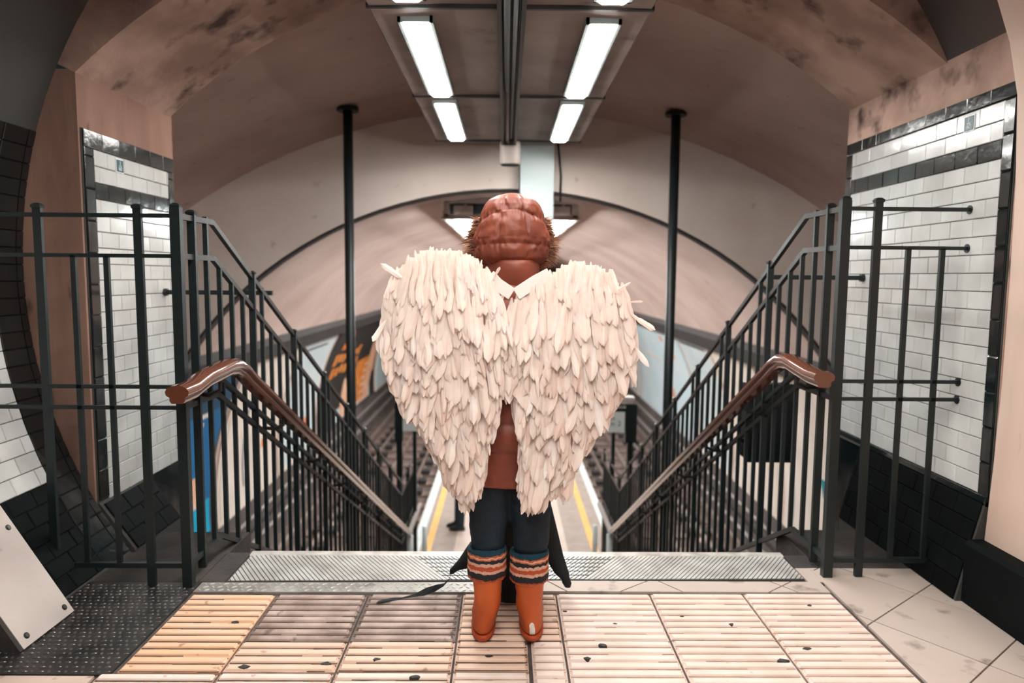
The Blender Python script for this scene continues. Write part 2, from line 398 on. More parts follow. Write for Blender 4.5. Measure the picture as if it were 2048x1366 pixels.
# ---- wall tiles
def tile_mesh(name, w, h, m, th=.008, bev=.003):
    x, y = w/2, h/2; b = MB()
    b.add([(-x,-y,0),(x,-y,0),(x,y,0),(-x,y,0),(-x,-y,th-bev),(x,-y,th-bev),(x,y,th-bev),(-x,y,th-bev),
           (-x+bev,-y+bev,th),(x-bev,-y+bev,th),(x-bev,y-bev,th),(-x+bev,y-bev,th)],
          [(0,1,5,4),(1,2,6,5),(2,3,7,6),(3,0,4,7),(4,5,9,8),(5,6,10,9),(6,7,11,10),(7,4,8,11),(8,9,10,11)])
    return b.mesh(name, m)
TW, TH, G = .152, .0785, .003
tm_w = tile_mesh('white_tile', TW-G, TH-G, M['tile'])
tm_k = tile_mesh('black_tile', TW-G, TH-G, M['black_tile'])
tm_d = tile_mesh('dado_tile', TW-G, TH-G, M['dado'])
def place_tile(name, me, parent, c, u, n, su=1.0, sv=1.0):
    # c centre on the wall, u course direction, n outward normal
    u = Vector(u).normalized(); n = Vector(n).normalized(); v = n.cross(u)
    j = random.uniform
    n2 = (n+u*j(-.012, .012)+v*j(-.012, .012)).normalized()
    u2 = (u-n2*u.dot(n2)).normalized(); v2 = n2.cross(u2)
    rot = Matrix((u2, v2, n2)).transposed().to_euler()
    return link(name, me, parent, Vector(c)+n*.0005, rot, (su, sv, 1))
def courses(parent, x, nx, y0, y1, z_top, rows, black_rows, uo=0.0, skip=()):
    # rows counted downward from z_top
    for r in range(rows):
        z = z_top-(r+.5)*TH
        y = y0-((r % 2)*.5*TW)-uo
        while y < y1-.005:
            a, b = max(y, y0), min(y+TW, y1)
            if b-a > .012 and (r, round((a+b)/2, 2)) not in skip:
                k = r in black_rows
                place_tile('black_tile' if k else 'white_tile', tm_k if k else tm_w, parent, (x, (a+b)/2, z), (0, -nx, 0), (nx, 0, 0), (b-a-G)/(TW-G), 1)
            y += TW
# right panel: white Y 2.90..4.16, Z .43..2.10
struct_g = MB().bb(XR-.004, XR, 2.835, 4.235, .43, 2.165)
part('grout_bed', struct_g, M['grout'], wr)
courses(wr, XR-.004, -1, 2.905, 4.165, 2.10, 21, {2})
# border: top course, vertical edges
def border(parent, x, nx, ya, yb, z, h):
    y = ya
    while y < yb-.005:
        e = min(y+TW, yb)
        place_tile('border_tile', tm_k, parent, (x+nx*.002, (y+e)/2, z), (0, -nx, 0), (nx, 0, 0), (e-y-G)/(TW-G), (h-G)/(TH-G)); y = e
border(wr, XR-.004, -1, 2.84, 4.235, 2.133, .062)
def border_v(parent, x, nx, y, w, z0, z1, st=.152):
    z = z0
    while z < z1-.005:
        e = min(z+st, z1)
        place_tile('border_tile', tm_k, parent, (x+nx*.002, y, (z+e)/2), (0, -nx, 0), (nx, 0, 0), (w-G)/(TW-G), (e-z-G)/(TH-G)); z = e
border_v(wr, XR-.004, -1, 4.2, .066, .44, 2.10)
border_v(wr, XR-.004, -1, 2.872, .062, .44, 2.10)
# right dado tiles on the sloping skirting
def dado(parent, p_top, p_bot, ya, yb, nx):
    (xa, za), (xb, zb) = p_top, p_bot
    d = Vector((xb-xa, 0, zb-za)); Lh = d.length; d.normalize()
    n = Vector((0, -1, 0)).cross(d)
    if n.x*nx < 0: n = -n
    rows = max(1, int(round(Lh/.082))); hh = Lh/rows
    for r in range(rows):
        y = ya-(r % 2)*.5*TW
        while y < yb-.005:
            a, e = max(y, ya), min(y+TW, yb)
            if e-a > .012:
                c = Vector((xa, (a+e)/2, za))+d*(r+.5)*hh
                place_tile('dado_tile', tm_d, parent, c+n*.001, (0, -nx, 0), n, (e-a-G)/(TW-G), (hh-G)/(TH-G))
            y += TW
dado(skr, (XR-.02, .42), (1.93, 0), 2.85, 3.87, -1)
part('flush_skirting', MB().bb(XR-.008, XR, 3.88, 4.235, -.2, .43), M['black_tile'], wr)
part('ledge_moulding', MB().xprism([(XR, .455), (XR-.02, .45), (XR-.03, .43), (XR-.02, .412), (XR, .41)], 2.84, 4.235), M['black_tile'], skr)
# left panel
part('grout_bed', MB().bb(XL, XL+.004, 3.345, 4.235, .24, 2.04), M['grout'], wlft)
courses(wlft, XL+.004, 1, 3.43, 4.165, 1.955, 22, {2}, .04)
border(wlft, XL+.004, 1, 3.35, 4.235, 1.998, .085)
border_v(wlft, XL+.004, 1, 3.39, .076, .245, 1.955)
border_v(wlft, XL+.004, 1, 4.2, .066, .245, 1.955)
dado(skl, (XL+.02, .225), (-1.82, 0), 3.36, 3.81, 1)
part('flush_skirting', MB().bb(XL, XL+.008, 3.82, 4.235, -.2, .24), M['black_tile'], wlft)
# near left curved wall: tiles on the tube
wln = bpy.data.objects['wall_left.001']
def tube_pt(a, r=TR): return Vector((r*math.cos(R(a)), 0, TC+r*math.sin(R(a))))
da = math.degrees(TH/TR)
a = 164.3; r = 0
while a < 216:
    n = Vector((-math.cos(R(a)), 0, -math.sin(R(a))))
    c = tube_pt(a, TR-.001)
    dark = a > 204 or r in (0, 1, 4)
    y = 2.30-(r % 2)*.5*TW
    while y < 3.12:
        aa, e = max(y, 2.30), min(y+TW, 3.12)
        if e-aa > .012:
            nm, me = ('dado_tile', tm_d) if a > 204 else (('black_tile', tm_k) if dark else ('white_tile', tm_w))
            place_tile(nm, me, wln, (c.x, (aa+e)/2, c.z), (0, -1, 0), n, (e-aa-G)/(TW-G), 1)
        y += TW
    place_tile('border_tile', tm_k, wln, (c.x, 3.2, c.z), (0, -1, 0), n, 1.0, 1)
    place_tile('border_tile', tm_k, wln, (c.x, 3.3, c.z), (0, -1, 0), n, .3, 1)
    a += da; r += 1

# ---- hall vault, step and platform tunnel
def hall(cz, r, n=64): 
    lo = math.degrees(math.asin(max(-1, (-4.05-cz)/r)))
    return arc(0.03, cz, r, 180-lo, lo, n)
h0 = hall(-2.64, 5.63)
HY = 7.0
h0a = [(x, max(z, rcz+math.sqrt(max(0, rcr**2-(x-rcx)**2))+.02) if abs(x-.03) < 2.0 else z) for x, z in h0]
b = sheet(MB(), h0a, RY1, [(x, z+.13*max(0, min(1, (z-.5)/1.2))) for x, z in h0], 5.4, 3)
h0r = [(x, z+.13*max(0, min(1, (z-.5)/1.2))) for x, z in h0]
sheet(b, h0r, 5.4, h0r, 6.55, 2)
sheet(b, h0r, 6.55, [(x, (z*.35+z2*.65)) for (x, z), (x2, z2) in zip(h0, h0r)], 6.8, 1)
sheet(b, [(x, (z*.35+z2*.65)) for (x, z), (x2, z2) in zip(h0, h0r)], 6.8, h0, HY, 1)
struct('ceiling.002', b, M['plaster_smooth'], smooth=True)
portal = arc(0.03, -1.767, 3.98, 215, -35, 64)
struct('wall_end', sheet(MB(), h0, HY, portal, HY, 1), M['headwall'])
struct('trim_9', sheet(MB(), portal, HY, portal, HY+.16, 1), M['trunk'], smooth=True)
h3 = hall(-2.57, 4.95)
b = sheet(MB(), h3, HY+.16, h3, 62, 30)
struct('ceiling.003', b, M['plaster_smooth'], smooth=True)
lip = [(x, HY-.006, z) for x, z in arc(0.03, -1.767, 3.985, 200, -20, 70)]
struct('trim_4', MB().tube(lip, .014, 6, (0, 1, 0)), M['trunk'], smooth=True)
struct('wall_far', MB().bb(-5.2, 5.2, 62, 62.2, -4.2, 2.6), M['lower_wall'])
lw = arc(0.03, -2.57, 4.93, 184.5, 198, 8)
lw2 = arc(0.03, -2.57, 4.93, -4.5, -18, 8)
b = sheet(MB(), lw, 7.2, lw, 62, 20); sheet(b, lw2, 7.2, lw2, 62, 20)
struct('trim_5', b, M['lower_wall'], smooth=True)
lw = arc(0.03, -2.64, 5.6, 178, 194, 8); lw2 = arc(0.03, -2.64, 5.6, 2, -14, 8)
b = sheet(MB(), lw, RY1, lw, HY, 3); sheet(b, lw2, RY1, lw2, HY, 3)
struct('trim_6', b, M['lower_wall'], smooth=True)
struct('floor.001', MB().bb(-6.2, 6.2, RY1, 62, -4.3, -4.0), M['bed'])
# dark trunking along the springing of the platform tunnel, both sides
for s, nm in ((-1, 'trim_7'), (1, 'trim_8')):
    p = [(0.03+s*x, z) for x, z in arc(0, -2.57, 4.94, 35.5, 31.5, 4)]+[(0.03+s*x, z) for x, z in arc(0, -2.57, 4.78, 31.5, 35.5, 4)]
    struct(nm, MB().xprism(p, 7.3, 61), M['trunk'], fix=True)
# platform
PZ = -2.9
plat = struct('floor.002', MB().bb(-1.47, 1.81, 4.4, 60, -4.0, PZ), M['platform_grey'])
def strip(nm, x0, x1, m, y0=8.9, y1=60, parent=plat): return part(nm, MB().bb(x0, x1, y0, y1, PZ-.01, PZ+.006), m, parent)
strip('white_edge_line', -1.46, -1.32, M['white_paint'])
strip('white_edge_line', 1.67, 1.80, M['white_paint'])
strip('yellow_line', -1.25, -1.14, M['yellow'])
strip('yellow_line', 1.37, 1.48, M['yellow'])
strip('centre_paving', -.78, 1.0, M['platform'])
part('yellow_line', MB().bb(-.78, 1.0, 10.25, 10.4, PZ, PZ+.010), M['yellow'], plat)

# ------------------------------------------------------------------ floor at the stair head
floor = struct('floor', MB().bb(-2.4, 2.4, -3.2, 3.33, -.25, -.012), M['joint'])
part('side_landing', MB().bb(-1.86, -1.36, 3.33, 3.62, -.25, -.012), M['asphalt'], floor)
part('side_landing', MB().bb(1.50, 1.97, 3.33, 3.70, -.25, -.012), M['asphalt'], floor)

rs = random.Random(5)
def slab(x0, x1, y0, y1, ys, mb_, mbar, side_gap=.012):
    """ribbed slab; ys = the y of each bar's centre"""
    g = .004
    cx, cy = (x0+x1)/2, (y0+y1)/2
    o = link('tactile_slab', MB().bb(x0+g-cx, x1-g-cx, y0+g-cy, y1-g-cy, -.035, -.006).mesh('tactile_slab', mb_), floor, (cx, cy, 0))
    b = MB()
    for y in ys:
        w, h, z0 = .017, .0095, -.0061
        pr = [(y-w, z0), (y-w*.78, z0+h*.75), (y-w*.4, z0+h), (y+w*.4, z0+h), (y+w*.78, z0+h*.75), (y+w, z0)]
        xa, xb = x0+g+side_gap, x1-g-side_gap
        n = len(pr)
        vs = [(xa+(.006 if 0 < i < n-1 else 0), p[0], p[1]) for i, p in enumerate(pr)]+[(xb-(.006 if 0 < i < n-1 else 0), p[0], p[1]) for i, p in enumerate(pr)]
        vs = [(vx-cx, vy-cy, vz) for vx, vy, vz in vs]
        b.add(vs, [tuple(range(n))[::-1], tuple(range(n, 2*n))]+[(i, (i+1) % n, n+(i+1) % n, n+i) for i in range(n)])
    link('raised_bars', b.mesh('raised_bars', mbar), o, (cx, cy, 0))
    b = MB(); dirty = mb_ not in (M['slab'],)  # thin strips beside the bars: groove dirt plus painted shadow lines
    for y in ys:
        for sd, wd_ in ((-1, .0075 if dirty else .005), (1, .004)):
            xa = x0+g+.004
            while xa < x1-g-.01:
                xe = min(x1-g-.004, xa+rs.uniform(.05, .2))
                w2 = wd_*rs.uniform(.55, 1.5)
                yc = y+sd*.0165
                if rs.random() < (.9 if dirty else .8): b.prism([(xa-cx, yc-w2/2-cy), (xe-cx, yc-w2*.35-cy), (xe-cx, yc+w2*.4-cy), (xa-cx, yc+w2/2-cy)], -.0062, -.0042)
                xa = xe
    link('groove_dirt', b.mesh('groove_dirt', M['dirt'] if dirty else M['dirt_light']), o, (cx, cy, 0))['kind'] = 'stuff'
    return o
XS = [-1.33, -.972, -.578, -.176, .226, .632, 1.038, 1.43]
def row_y(x): return 2.885+.013*x       # back edge, very slightly out of square
def mats(ci, row):
    if ci == 0: return M['slab_tan'], M['slab_tan_bar']
    if row == 0 and ci in (1, 2): return M['slab_grey'], M['slab_grey_bar']
    if ci <= 3: return M['slab_dirty'], M['slab_dirty_bar']
    return M['slab'], M['slab_bar']
for ci in range(7):
    x0, x1 = XS[ci], XS[ci+1]
    yb = row_y((x0+x1)/2)
    sg = .012 if (ci in (1, 2)) else .004
    left = ci <= 3
    P = .0485
    y1 = yb-.388
    a, bb_ = mats(ci, 0)
    slab(x0, x1, y1, yb, [yb-.025-i*P for i in range(8)], a, bb_, sg)
    if ci == 3:
        a, bb_ = mats(2, 1)
        slab(x0, x0+.27, y1-.2, y1, [y1-.025-i*.05 for i in range(4)], a, bb_, .008)
        slab(x0+.276, x1, y1-.39, y1, [y1-.025-i*P for i in range(8)], *mats(5, 1), .006)
        slab(x0, x0+.27, y1-.6, y1-.205, [y1-.23-i*P for i in range(8)], *mats(5, 2), .006)
        y2 = y1-.6
    elif left:
        a, bb_ = mats(ci, 1)
        slab(x0, x1, y1-.2, y1, [y1-.025-i*.05 for i in range(4)], a, bb_, .006)
        slab(x0-(.05 if ci == 0 else 0), x1, y1-.6, y1-.205, [y1-.23-i*P for i in range(8)], M['slab_dirty'], M['slab_bar'], .006)
        y2 = y1-.6
    else:
        slab(x0, x1, y1-.39, y1, [y1-.025-i*P for i in range(8)], *mats(5, 1), .005)
        y2 = y1-.39
    while y2 > 1.2:
        slab(x0, x1, y2-.39, y2, [y2-.025-i*P for i in range(8)], *mats(5, 2), .006); y2 -= .39
# dark spots of trodden gum, each a thin blob pressed on the bars
rg = random.Random(4)
for gx, gy, gr in [(.37, 2.46, .02), (.30, 2.37, .016), (1.12, 2.44, .02), (1.0, 2.36, .024), (1.28, 2.78, .014), (.72, 2.68, .012), (-.62, 2.33, .02), (-.9, 2.31, .024),
                   (-1.05, 2.62, .018), (-.45, 2.36, .016), (-.3, 2.25, .02), (.44, 2.62, .01), (.9, 2.62, .013), (.25, 2.72, .012), (-.05, 2.38, .018)]:
    n = 9; gr *= .62
    pl = [(gx+gr*rg.uniform(.6, 1.25)*math.cos(2*PI*i/n)*1.3, gy+gr*rg.uniform(.5, 1.0)*math.sin(2*PI*i/n)) for i in range(n)]
    part('gum_spot', MB().prism(pl, -.006, .0048), M['gum'], floor)

# rotated pale stone tiles, right of the ribbed paving and behind it
def clip_poly(poly, x0, x1, y0, y1):
    def cut(p, f, inter):
        out = []
        for i in range(len(p)):
            a, b2 = p[i], p[(i+1) % len(p)]
            fa, fb = f(a), f(b2)
            if fa >= 0: out.append(a)
            if fa*fb < 0:
                t = fa/(fa-fb); out.append((a[0]+(b2[0]-a[0])*t, a[1]+(b2[1]-a[1])*t))
        return out
    for f in (lambda p: p[0]-x0, lambda p: x1-p[0], lambda p: p[1]-y0, lambda p: y1-p[1]):
        poly = cut(poly, f, None)
        if len(poly) < 3: return []
    return poly
def area(p): return abs(sum(p[i][0]*p[(i+1) % len(p)][1]-p[(i+1) % len(p)][0]*p[i][1] for i in range(len(p))))/2
uu, vv = Vector((.79, .613)), Vector((.613, -.79))
org = Vector((1.494, 2.666))
for x0, x1, y0, y1 in ((1.445, 1.96, .8, 3.17), (.12, 1.43, 2.915, 3.02)):
    for i in range(-8, 9):
        for j in range(-8, 9):
            c0 = org+uu*(.4*i-.01)+vv*(.4*j)
            q = [c0+uu*.003+vv*.003, c0+uu*.397+vv*.003, c0+uu*.397+vv*.397, c0+uu*.003+vv*.397]
            p = clip_poly([(v.x, v.y) for v in q], x0, x1, y0, y1)
            if p and area(p) > .0006:
                part('stone_tile', MB().prism(p, -.03, -.002), M['stone'], floor)
part('stone_tile', MB().bb(1.38, 1.46, 3.02, 3.17, -.03, -.003), M['stone'], floor)
# checkered steel plates on the left
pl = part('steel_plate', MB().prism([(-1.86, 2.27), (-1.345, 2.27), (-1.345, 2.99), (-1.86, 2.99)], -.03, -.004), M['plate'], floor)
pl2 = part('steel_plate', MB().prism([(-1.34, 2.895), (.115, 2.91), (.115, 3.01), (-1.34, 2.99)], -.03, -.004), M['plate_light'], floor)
part('stone_tile', MB().bb(-1.86, -1.39, 1.87, 2.26, -.03, -.003), M['slab'], floor)
def lug(b, x, y, L, w, ang, h=.003, z=-.0041):
    c, s = math.cos(ang), math.sin(ang)
    pts = [(-L, 0), (-L*.5, -w), (L*.5, -w), (L, 0), (L*.5, w), (-L*.5, w)]
    vs = [(x+px*c-py*s, y+px*s+py*c, z) for px, py in pts]+[(x+.6*(px*c-py*s), y+.6*(px*s+py*c), z+h) for px, py in pts]
    b.add(vs, [tuple(range(6, 12))]+[(i, (i+1) % 6, 6+(i+1) % 6, 6+i) for i in range(6)])
b = MB()
for i in range(18):
    for j in range(24):
        x, y = -1.845+i*.0285+(j % 2)*.014, 2.285+j*.0292
        if x < -1.355:
            if (i+j) % 2: lug(b, x, y, .012, .0028, R(18), .0028)
            else: lug(b, x, y, .0062, .0062, .3, .004)
part('raised_studs', b, M['stud'], pl, kind='stuff', fix=False)
b = MB()
for i in range(46):
    for j in range(3):
        lug(b, -1.32+i*.031+(j % 2)*.015, 2.915+j*.03+.006*(i/46), .013, .003, R(35 if (i+j) % 2 else -35))
part('raised_studs', b, M['tread_rib'], pl2, kind='stuff', fix=False)
# metal stair nosing plate with diagonal ribs
nz_ = part('nosing_plate', MB().prism([(-1.235, 3.0), (1.375, 3.05), (1.375, 3.31), (-1.235, 3.295)], -.03, -.004), M['groove'], floor)
b = MB(); p_ = .022
def nos_y(x, t): return (3.004+.0185*(x+1.235))*(1-t)+(3.292+.006*(x+1.235))*t
def rib_piece(x, d, w, t0, t1):
    q = clip_poly([(x+o+d*t, t) for t, o in ((t0, 0), (t0, w), (t1, w), (t1, 0))], -1.23, 1.37, 0, 1)
    if len(q) > 2 and area(q) > 1e-5: b.prism([(a, nos_y(a, t)) for a, t in q], -.0041, -.0005)
x = -1.46
while x < 1.6:
    sg = -1 if x < .05 else 1
    mid = abs(x-.05) < .3
    if mid:
        for k in range(6): rib_piece(x, sg*.19, p_*.66, k/6+.015, (k+1)/6-.025)
    else: rib_piece(x, sg*.19, p_*.76, .005, .995)
    x += p_
part('tread_ribs', b, M['tread_rib'], nz_, kind='stuff')
part('nosing_lip', MB().sweep([(-1.24, 3.318, -.012), (1.38, 3.332, -.012)], [(.03, -.02), (.03, .008), (.02, .013), (-.018, .013), (-.026, .004), (-.026, -.03)]), M['nosing'], nz_)
for x0, x1 in ((-1.36, -1.245), (1.385, 1.50)):
    part('landing_patch', MB().bb(x0, x1, 3.0, 3.33, -.05, -.006), M['asphalt'], floor)
part('landing_patch', MB().bb(-1.86, -1.365, 3.0, 3.33, -.05, -.007), M['asphalt'], floor)
part('landing_patch', MB().bb(1.505, 1.95, 3.18, 3.33, -.05, -.007), M['asphalt'], floor)

# staircase
st = thing('staircase', 'concrete flight of stairs going down from the metal nosing to the platform', 'staircase', (0, 3.33, -2.9))
for i in range(17):
    z = -.1706*(i+1); y = 3.34+.3235*i
    part('step', MB().bb(-1.30, 1.46, y, y+.3235+.02, z-.17, z), M['asphalt'], st)
for s in (-1, 1):
    xa = -1.345 if s < 0 else 1.475
    xb = xa+.04
    part('stringer', MB().add([(xa, 3.34, -.02), (xa, 8.85, -2.85), (xa, 8.85, -3.0), (xa, 3.34, -.35), (xb, 3.34, -.02), (xb, 8.85, -2.85), (xb, 8.85, -3.0), (xb, 3.34, -.35)],
         [(0, 1, 2, 3), (7, 6, 5, 4), (0, 4, 5, 1), (1, 5, 6, 2), (2, 6, 7, 3), (3, 7, 4, 0)]), M['iron'], st)

# ------------------------------------------------------------------ railings
IRON = M['iron']
def bar_mesh(w, d): return MB().bb(-w/2, w/2, -d/2, d/2, 0, 1).mesh('bar', IRON)
bm_post, bm_bal, bm_new = bar_mesh(.034, .018), bar_mesh(.021, .016), bar_mesh(.042, .034)
cap_me = MB().loft([[(x*.019, y*.013, 0) for x, y in ((-1,-1),(1,-1),(1,1),(-1,1))], [(x*.021, y*.016, .010) for x, y in ((-1,-1),(1,-1),(1,1),(-1,1))],
                    [(x*.010, y*.008, .020) for x, y in ((-1,-1),(1,-1),(1,1),(-1,1))]]).mesh('cap', IRON)
def upright(name, me, parent, x, y, z0, z1): return link(name, me, parent, (x, y, z0), None, (1, 1, z1-z0))

def front_fence(side, x_new, y, xw, hs, posts, bals, label):
    f = thing('guard_railing', label, 'railing', (x_new, y, 0))
    top, r2, r3, r4, bot = hs
    for k, (z, w, xe) in enumerate(((top, .017, xw[0]), (r2, .016, xw[1]), (r3, .016, xw[2]), (r4, .016, xw[3]), (bot, .022, xw[4]))):
        rl = part('rail', MB().rect([(x_new, y, z), (xe, y, z)], w, w), IRON, f)
        if side > 0 and k < 4:
            part('wall_flange', MB().sweep([(xe-.012, y, z), (xe+.006, y, z)], [(.02*math.cos(i*PI/5), .02*math.sin(i*PI/5)) for i in range(10)]), IRON, rl)
    for x in posts:
        p = upright('post', bm_post, f, x, y, 0, top+.03)
        link('post_cap', cap_me, p, (x, y, top+.028))
    for x in bals: upright('baluster', bm_bal, f, x, y, bot, r2)
    return f
HL = (1.602, 1.435, .88, .79, .093)
HR = (1.672, 1.503, .907, .827, .078)
front_fence(-1, -1.38, 2.95, (-2.262, -2.275, -2.225, -2.20, -1.87), HL, (-1.955, -1.54), (-1.815, -1.677), 'black iron railing between the stair head and the left wall')
front_fence(1, 1.487, 3.08, (2.046, 2.046, 2.046, 2.046, 1.955), HR, (1.633,), (1.776, 1.927), 'black iron railing fixed to the white tiled right wall')

def stair_fence(side, xa, ya, ys, xb, hs, label):
    f = thing('stair_balustrade', label, 'balustrade', (xa, ya, 0))
    yb, ye = 8.8, 10.3
    def X(y): return xa if y < ys else xa+(xb-xa)*min(1, (y-ys)/(yb-ys))
    def D(y): return 0 if y < ys else -2.9*min(1, (y-ys)/(yb-ys))
    top, r2, r3, r4, bot = hs
    for k, z in enumerate((top, r2, r3, r4, bot)):
        pts = [(xa, ya, z), (X(ys), ys, z), (X(yb), yb, z-2.9), (X(ye), ye, z-2.9)]
        part('rail', MB().rect(pts, .022, .024), M['iron_worn'] if k < 2 else IRON, f)
    p = upright('newel_post', bm_new, f, xa, ya, -.01, top+.035)
    link('post_cap', cap_me, p, (xa, ya, top+.033))
    y = ya+.14; i = 1
    while y < ye+.01:
        x, d = X(y), D(y)
        if i % 5 in (1, 2) or y > ye-.1:
            p = upright('post', bm_post if i % 5 == 1 else bm_bal, f, x, y, bot+d-(.07 if i % 5 == 1 else 0), top+d+.02)
            if i % 5 == 1: link('post_cap', cap_me, p, (x, y, top+d+.018))
        else: upright('baluster', bm_bal, f, x, y, bot+d, r2+d)
        y += .14; i += 1
    # wooden handrail on brackets, stair side
    s = -side
    off = .10*s
    y0 = ya-.26 if side < 0 else ya-.1
    hz = hs[2]+.03
    pts = []
    zst = (hz-.015 if side < 0 else hz-.005)
    pts = [(xa+off, y0, zst), (xa+off, y0+.12, zst+.002), (xa+off, y0+.25, hz+.012), (X(ys)+off, ys-.12, hz+.03), (X(ys)+off, ys-.03, hz+.024), (X(ys)+off, ys+.06, hz-.012), (X(ys)+off, ys+.15, hz-.065)]
    for yy in (4.5, 6, 7.5): pts.append((X(yy)+off, yy, hz+.012+D(yy)))
    pts += [(X(yb)+off, yb-.1, hz+.012+D(yb-.1)), (X(yb)+off, yb+.06, hz-2.9)]
    prof = [(-.03, -.03), (-.022, -.04), (.022, -.04), (.03, -.03), (.03, -.016), (.043, -.008), (.047, .006), (.04, .02), (.022, .03), (0, .033), (-.022, .03), (-.04, .02), (-.047, .006), (-.043, -.008), (-.03, -.016)]
    hr = part('handrail', MB().sweep(pts, prof), M['handrail'], f)
    hr['label'] = 'varnished brown wooden handrail'
    auto_smooth(hr, 50)
    part('handrail_end', MB().rect([(X(yb)+off, yb+.07, hz-2.9), (X(yb)+off, 10.0, hz-2.9)], .05, .045), M['conduit'], f)
    for yy in [ys-.2]+[3.95+.75*k for k in range(7)]:
        x, d = X(yy), D(yy)
        z = hs[2]+d
        br = MB().tube([(x, yy, z-.055), (x+off*.5, yy, z-.06), (x+off, yy, z-.035), (x+off, yy, z+.005)], .011, 6, (0, 1, 0))
        part('handrail_bracket', br, M['iron_worn'], f)
    part('white_end_post', MB().tube([(X(yb)+off, yb+.12, PZ), (X(yb)+off, yb+.12, hz-2.96)], .04, 10, (0, 1, 0)), M['white_paint'], f, smooth=True)
    part('foot_post', MB().tube([(X(yb)+off*2.4, yb+.55, PZ), (X(yb)+off*2.4, yb+.55, hz-3.0)], .035, 10, (0, 1, 0)), M['white_paint'], f, smooth=True)
    return f
fl = stair_fence(-1, -1.38, 2.95, 3.30, -1.34, HL, 'black iron stair balustrade down the left of the flight, with wooden handrail')
fr = stair_fence(1, 1.487, 3.08, 3.47, 1.50, HR, 'black iron stair balustrade down the right of the flight, with wooden handrail')
for f, x0, x1, y, z in ((fl, XL+.012, -1.36, 4.07, 1.255), (fr, XR-.012, 1.52, 3.96, 1.372)):
    br = part('wall_brace', MB().rect([(x0, y, z), (x1, y, z)], .026, .026), IRON, f)
    part('wall_flange', MB().sweep([(x0-.004*(1 if x0 > 0 else -1)*-1, y, z), (x0+(.02 if x0 < 0 else -.02), y, z)], [(.022*math.cos(i*PI/5), .022*math.sin(i*PI/5)) for i in range(10)]), IRON, br)

# thin poles from hall ceiling to platform level
for x, lab in ((-1.475, 'black steel pole rising behind the left stair balustrade'), (1.565, 'black steel pole rising behind the right stair balustrade')):
    t = thing('support_pole', lab, 'pole', (x, 6.6, -2.9), 'poles beside the stairs')
    zc = -2.64+.13+math.sqrt(5.63**2-(x-.03)**2)
    part('pole', MB().tube([(x, 6.6, -2.9), (x, 6.6, zc-.02)], .045, 14, (0, 1, 0)), IRON, t, smooth=True)
    part('ceiling_plate', MB().tube([(x, 6.6, zc-.045), (x, 6.6, zc-.012)], .10, 20, (0, 1, 0)), IRON, t)

# back of a small black box behind the right balustrade
t = thing('equipment_box', 'square black box hung behind the right stair balustrade', 'box', (1.73, 4.5, .18))
bx = part('casing', MB().bb(1.585, 1.885, 4.44, 4.58, .18, .675), IRON, t)
part('lid_frame', MB().bb(1.575, 1.895, 4.425, 4.445, .17, .185).bb(1.575, 1.895, 4.425, 4.445, .67, .685).bb(1.575, 1.59, 4.425, 4.445, .17, .685).bb(1.88, 1.895, 4.425, 4.445, .17, .685), IRON, t)
part('bracket', MB().rect([(1.54, 4.5, .6), (1.6, 4.5, .6)], .03, .03).rect([(1.54, 4.5, .3), (1.6, 4.5, .3)], .03, .03), IRON, t)

# ------------------------------------------------------------------ ceiling boards, lamps, cable channel
BZ = 2.60
pan_y = [(-1.5, .14), (.15, 1.74), (1.75, 3.33), (3.345, 4.93), (4.945, 6.50)]
words_b = ['farthest grey ceiling board, carrying the far pair of lamps', 'grey ceiling board carrying the nearer pair of lamps', 'grey ceiling board at the top edge over the stair head', 'grey ceiling board over the passage behind the viewpoint', 'rearmost grey ceiling board in the passage']
for k, (y0, y1) in enumerate(pan_y):
    t = thing('ceiling_board', words_b[4-k], 'ceiling board', (0.02, (y0+y1)/2, BZ), 'boards carrying the lamps')
    part('board', MB().xprism([(-.62, BZ+.13), (-.66, BZ+.02), (-.64, BZ-.005), (-.3, BZ+.008), (.33, BZ+.008), (.66, BZ-.005), (.68, BZ+.02), (.64, BZ+.13)], y0, y1), M['panel'], t)
    part('joint_strip', MB().bb(-.655, .675, y1-.006, y1+.012, BZ-.012, BZ+.05), M['channel'], t)
    for hx in (-.45, .45):
        part('hanger_rod', MB().tube([(hx, (y0+y1)/2, BZ+.12), (hx, (y0+y1)/2, 2.95)], .012, 6, (0, 1, 0)), IRON, t)
lamp_y = [(-1.35, -.05), (.35, 1.6), (1.95, 3.2), (3.48, 4.82), (5.06, 6.34)]
wl_ = [None, None, None, ('nearer left ceiling lamp, long and streaked', 'nearer right ceiling lamp, long and bright'), ('farther left ceiling lamp with a dark smudge', 'farther right ceiling lamp, shorter in view')]
for k, (y0, y1) in enumerate(lamp_y):
    for s, xc in ((0, -.447), (1, .462)):
        lab = wl_[k][s] if wl_[k] else ['rear', 'middle', 'front'][k]+' overhead lamp on the '+('left' if s == 0 else 'right')+' of the passage, out of view above'
        t = thing('ceiling_lamp', lab, 'lamp', (xc, (y0+y1)/2, BZ), 'fluorescent ceiling lamps')
        z = BZ-.012
        fr_ = MB()
        for a_, b_, c_, d_ in ((xc-.085, xc-.07, y0-.015, y1+.015), (xc+.07, xc+.085, y0-.015, y1+.015), (xc-.085, xc+.085, y0-.015, y0), (xc-.085, xc+.085, y1, y1+.015)):
            fr_.bb(a_, b_, c_, d_, z-.012, z+.02)
        part('frame', fr_, M['lamp_frame'], t)
        part('diffuser', MB().xprism([(xc-.063, z+.01), (xc-.06, z-.016), (xc-.048, z-.024), (xc+.048, z-.024), (xc+.06, z-.016), (xc+.063, z+.01)], y0, y1), M['diffuser'], t)
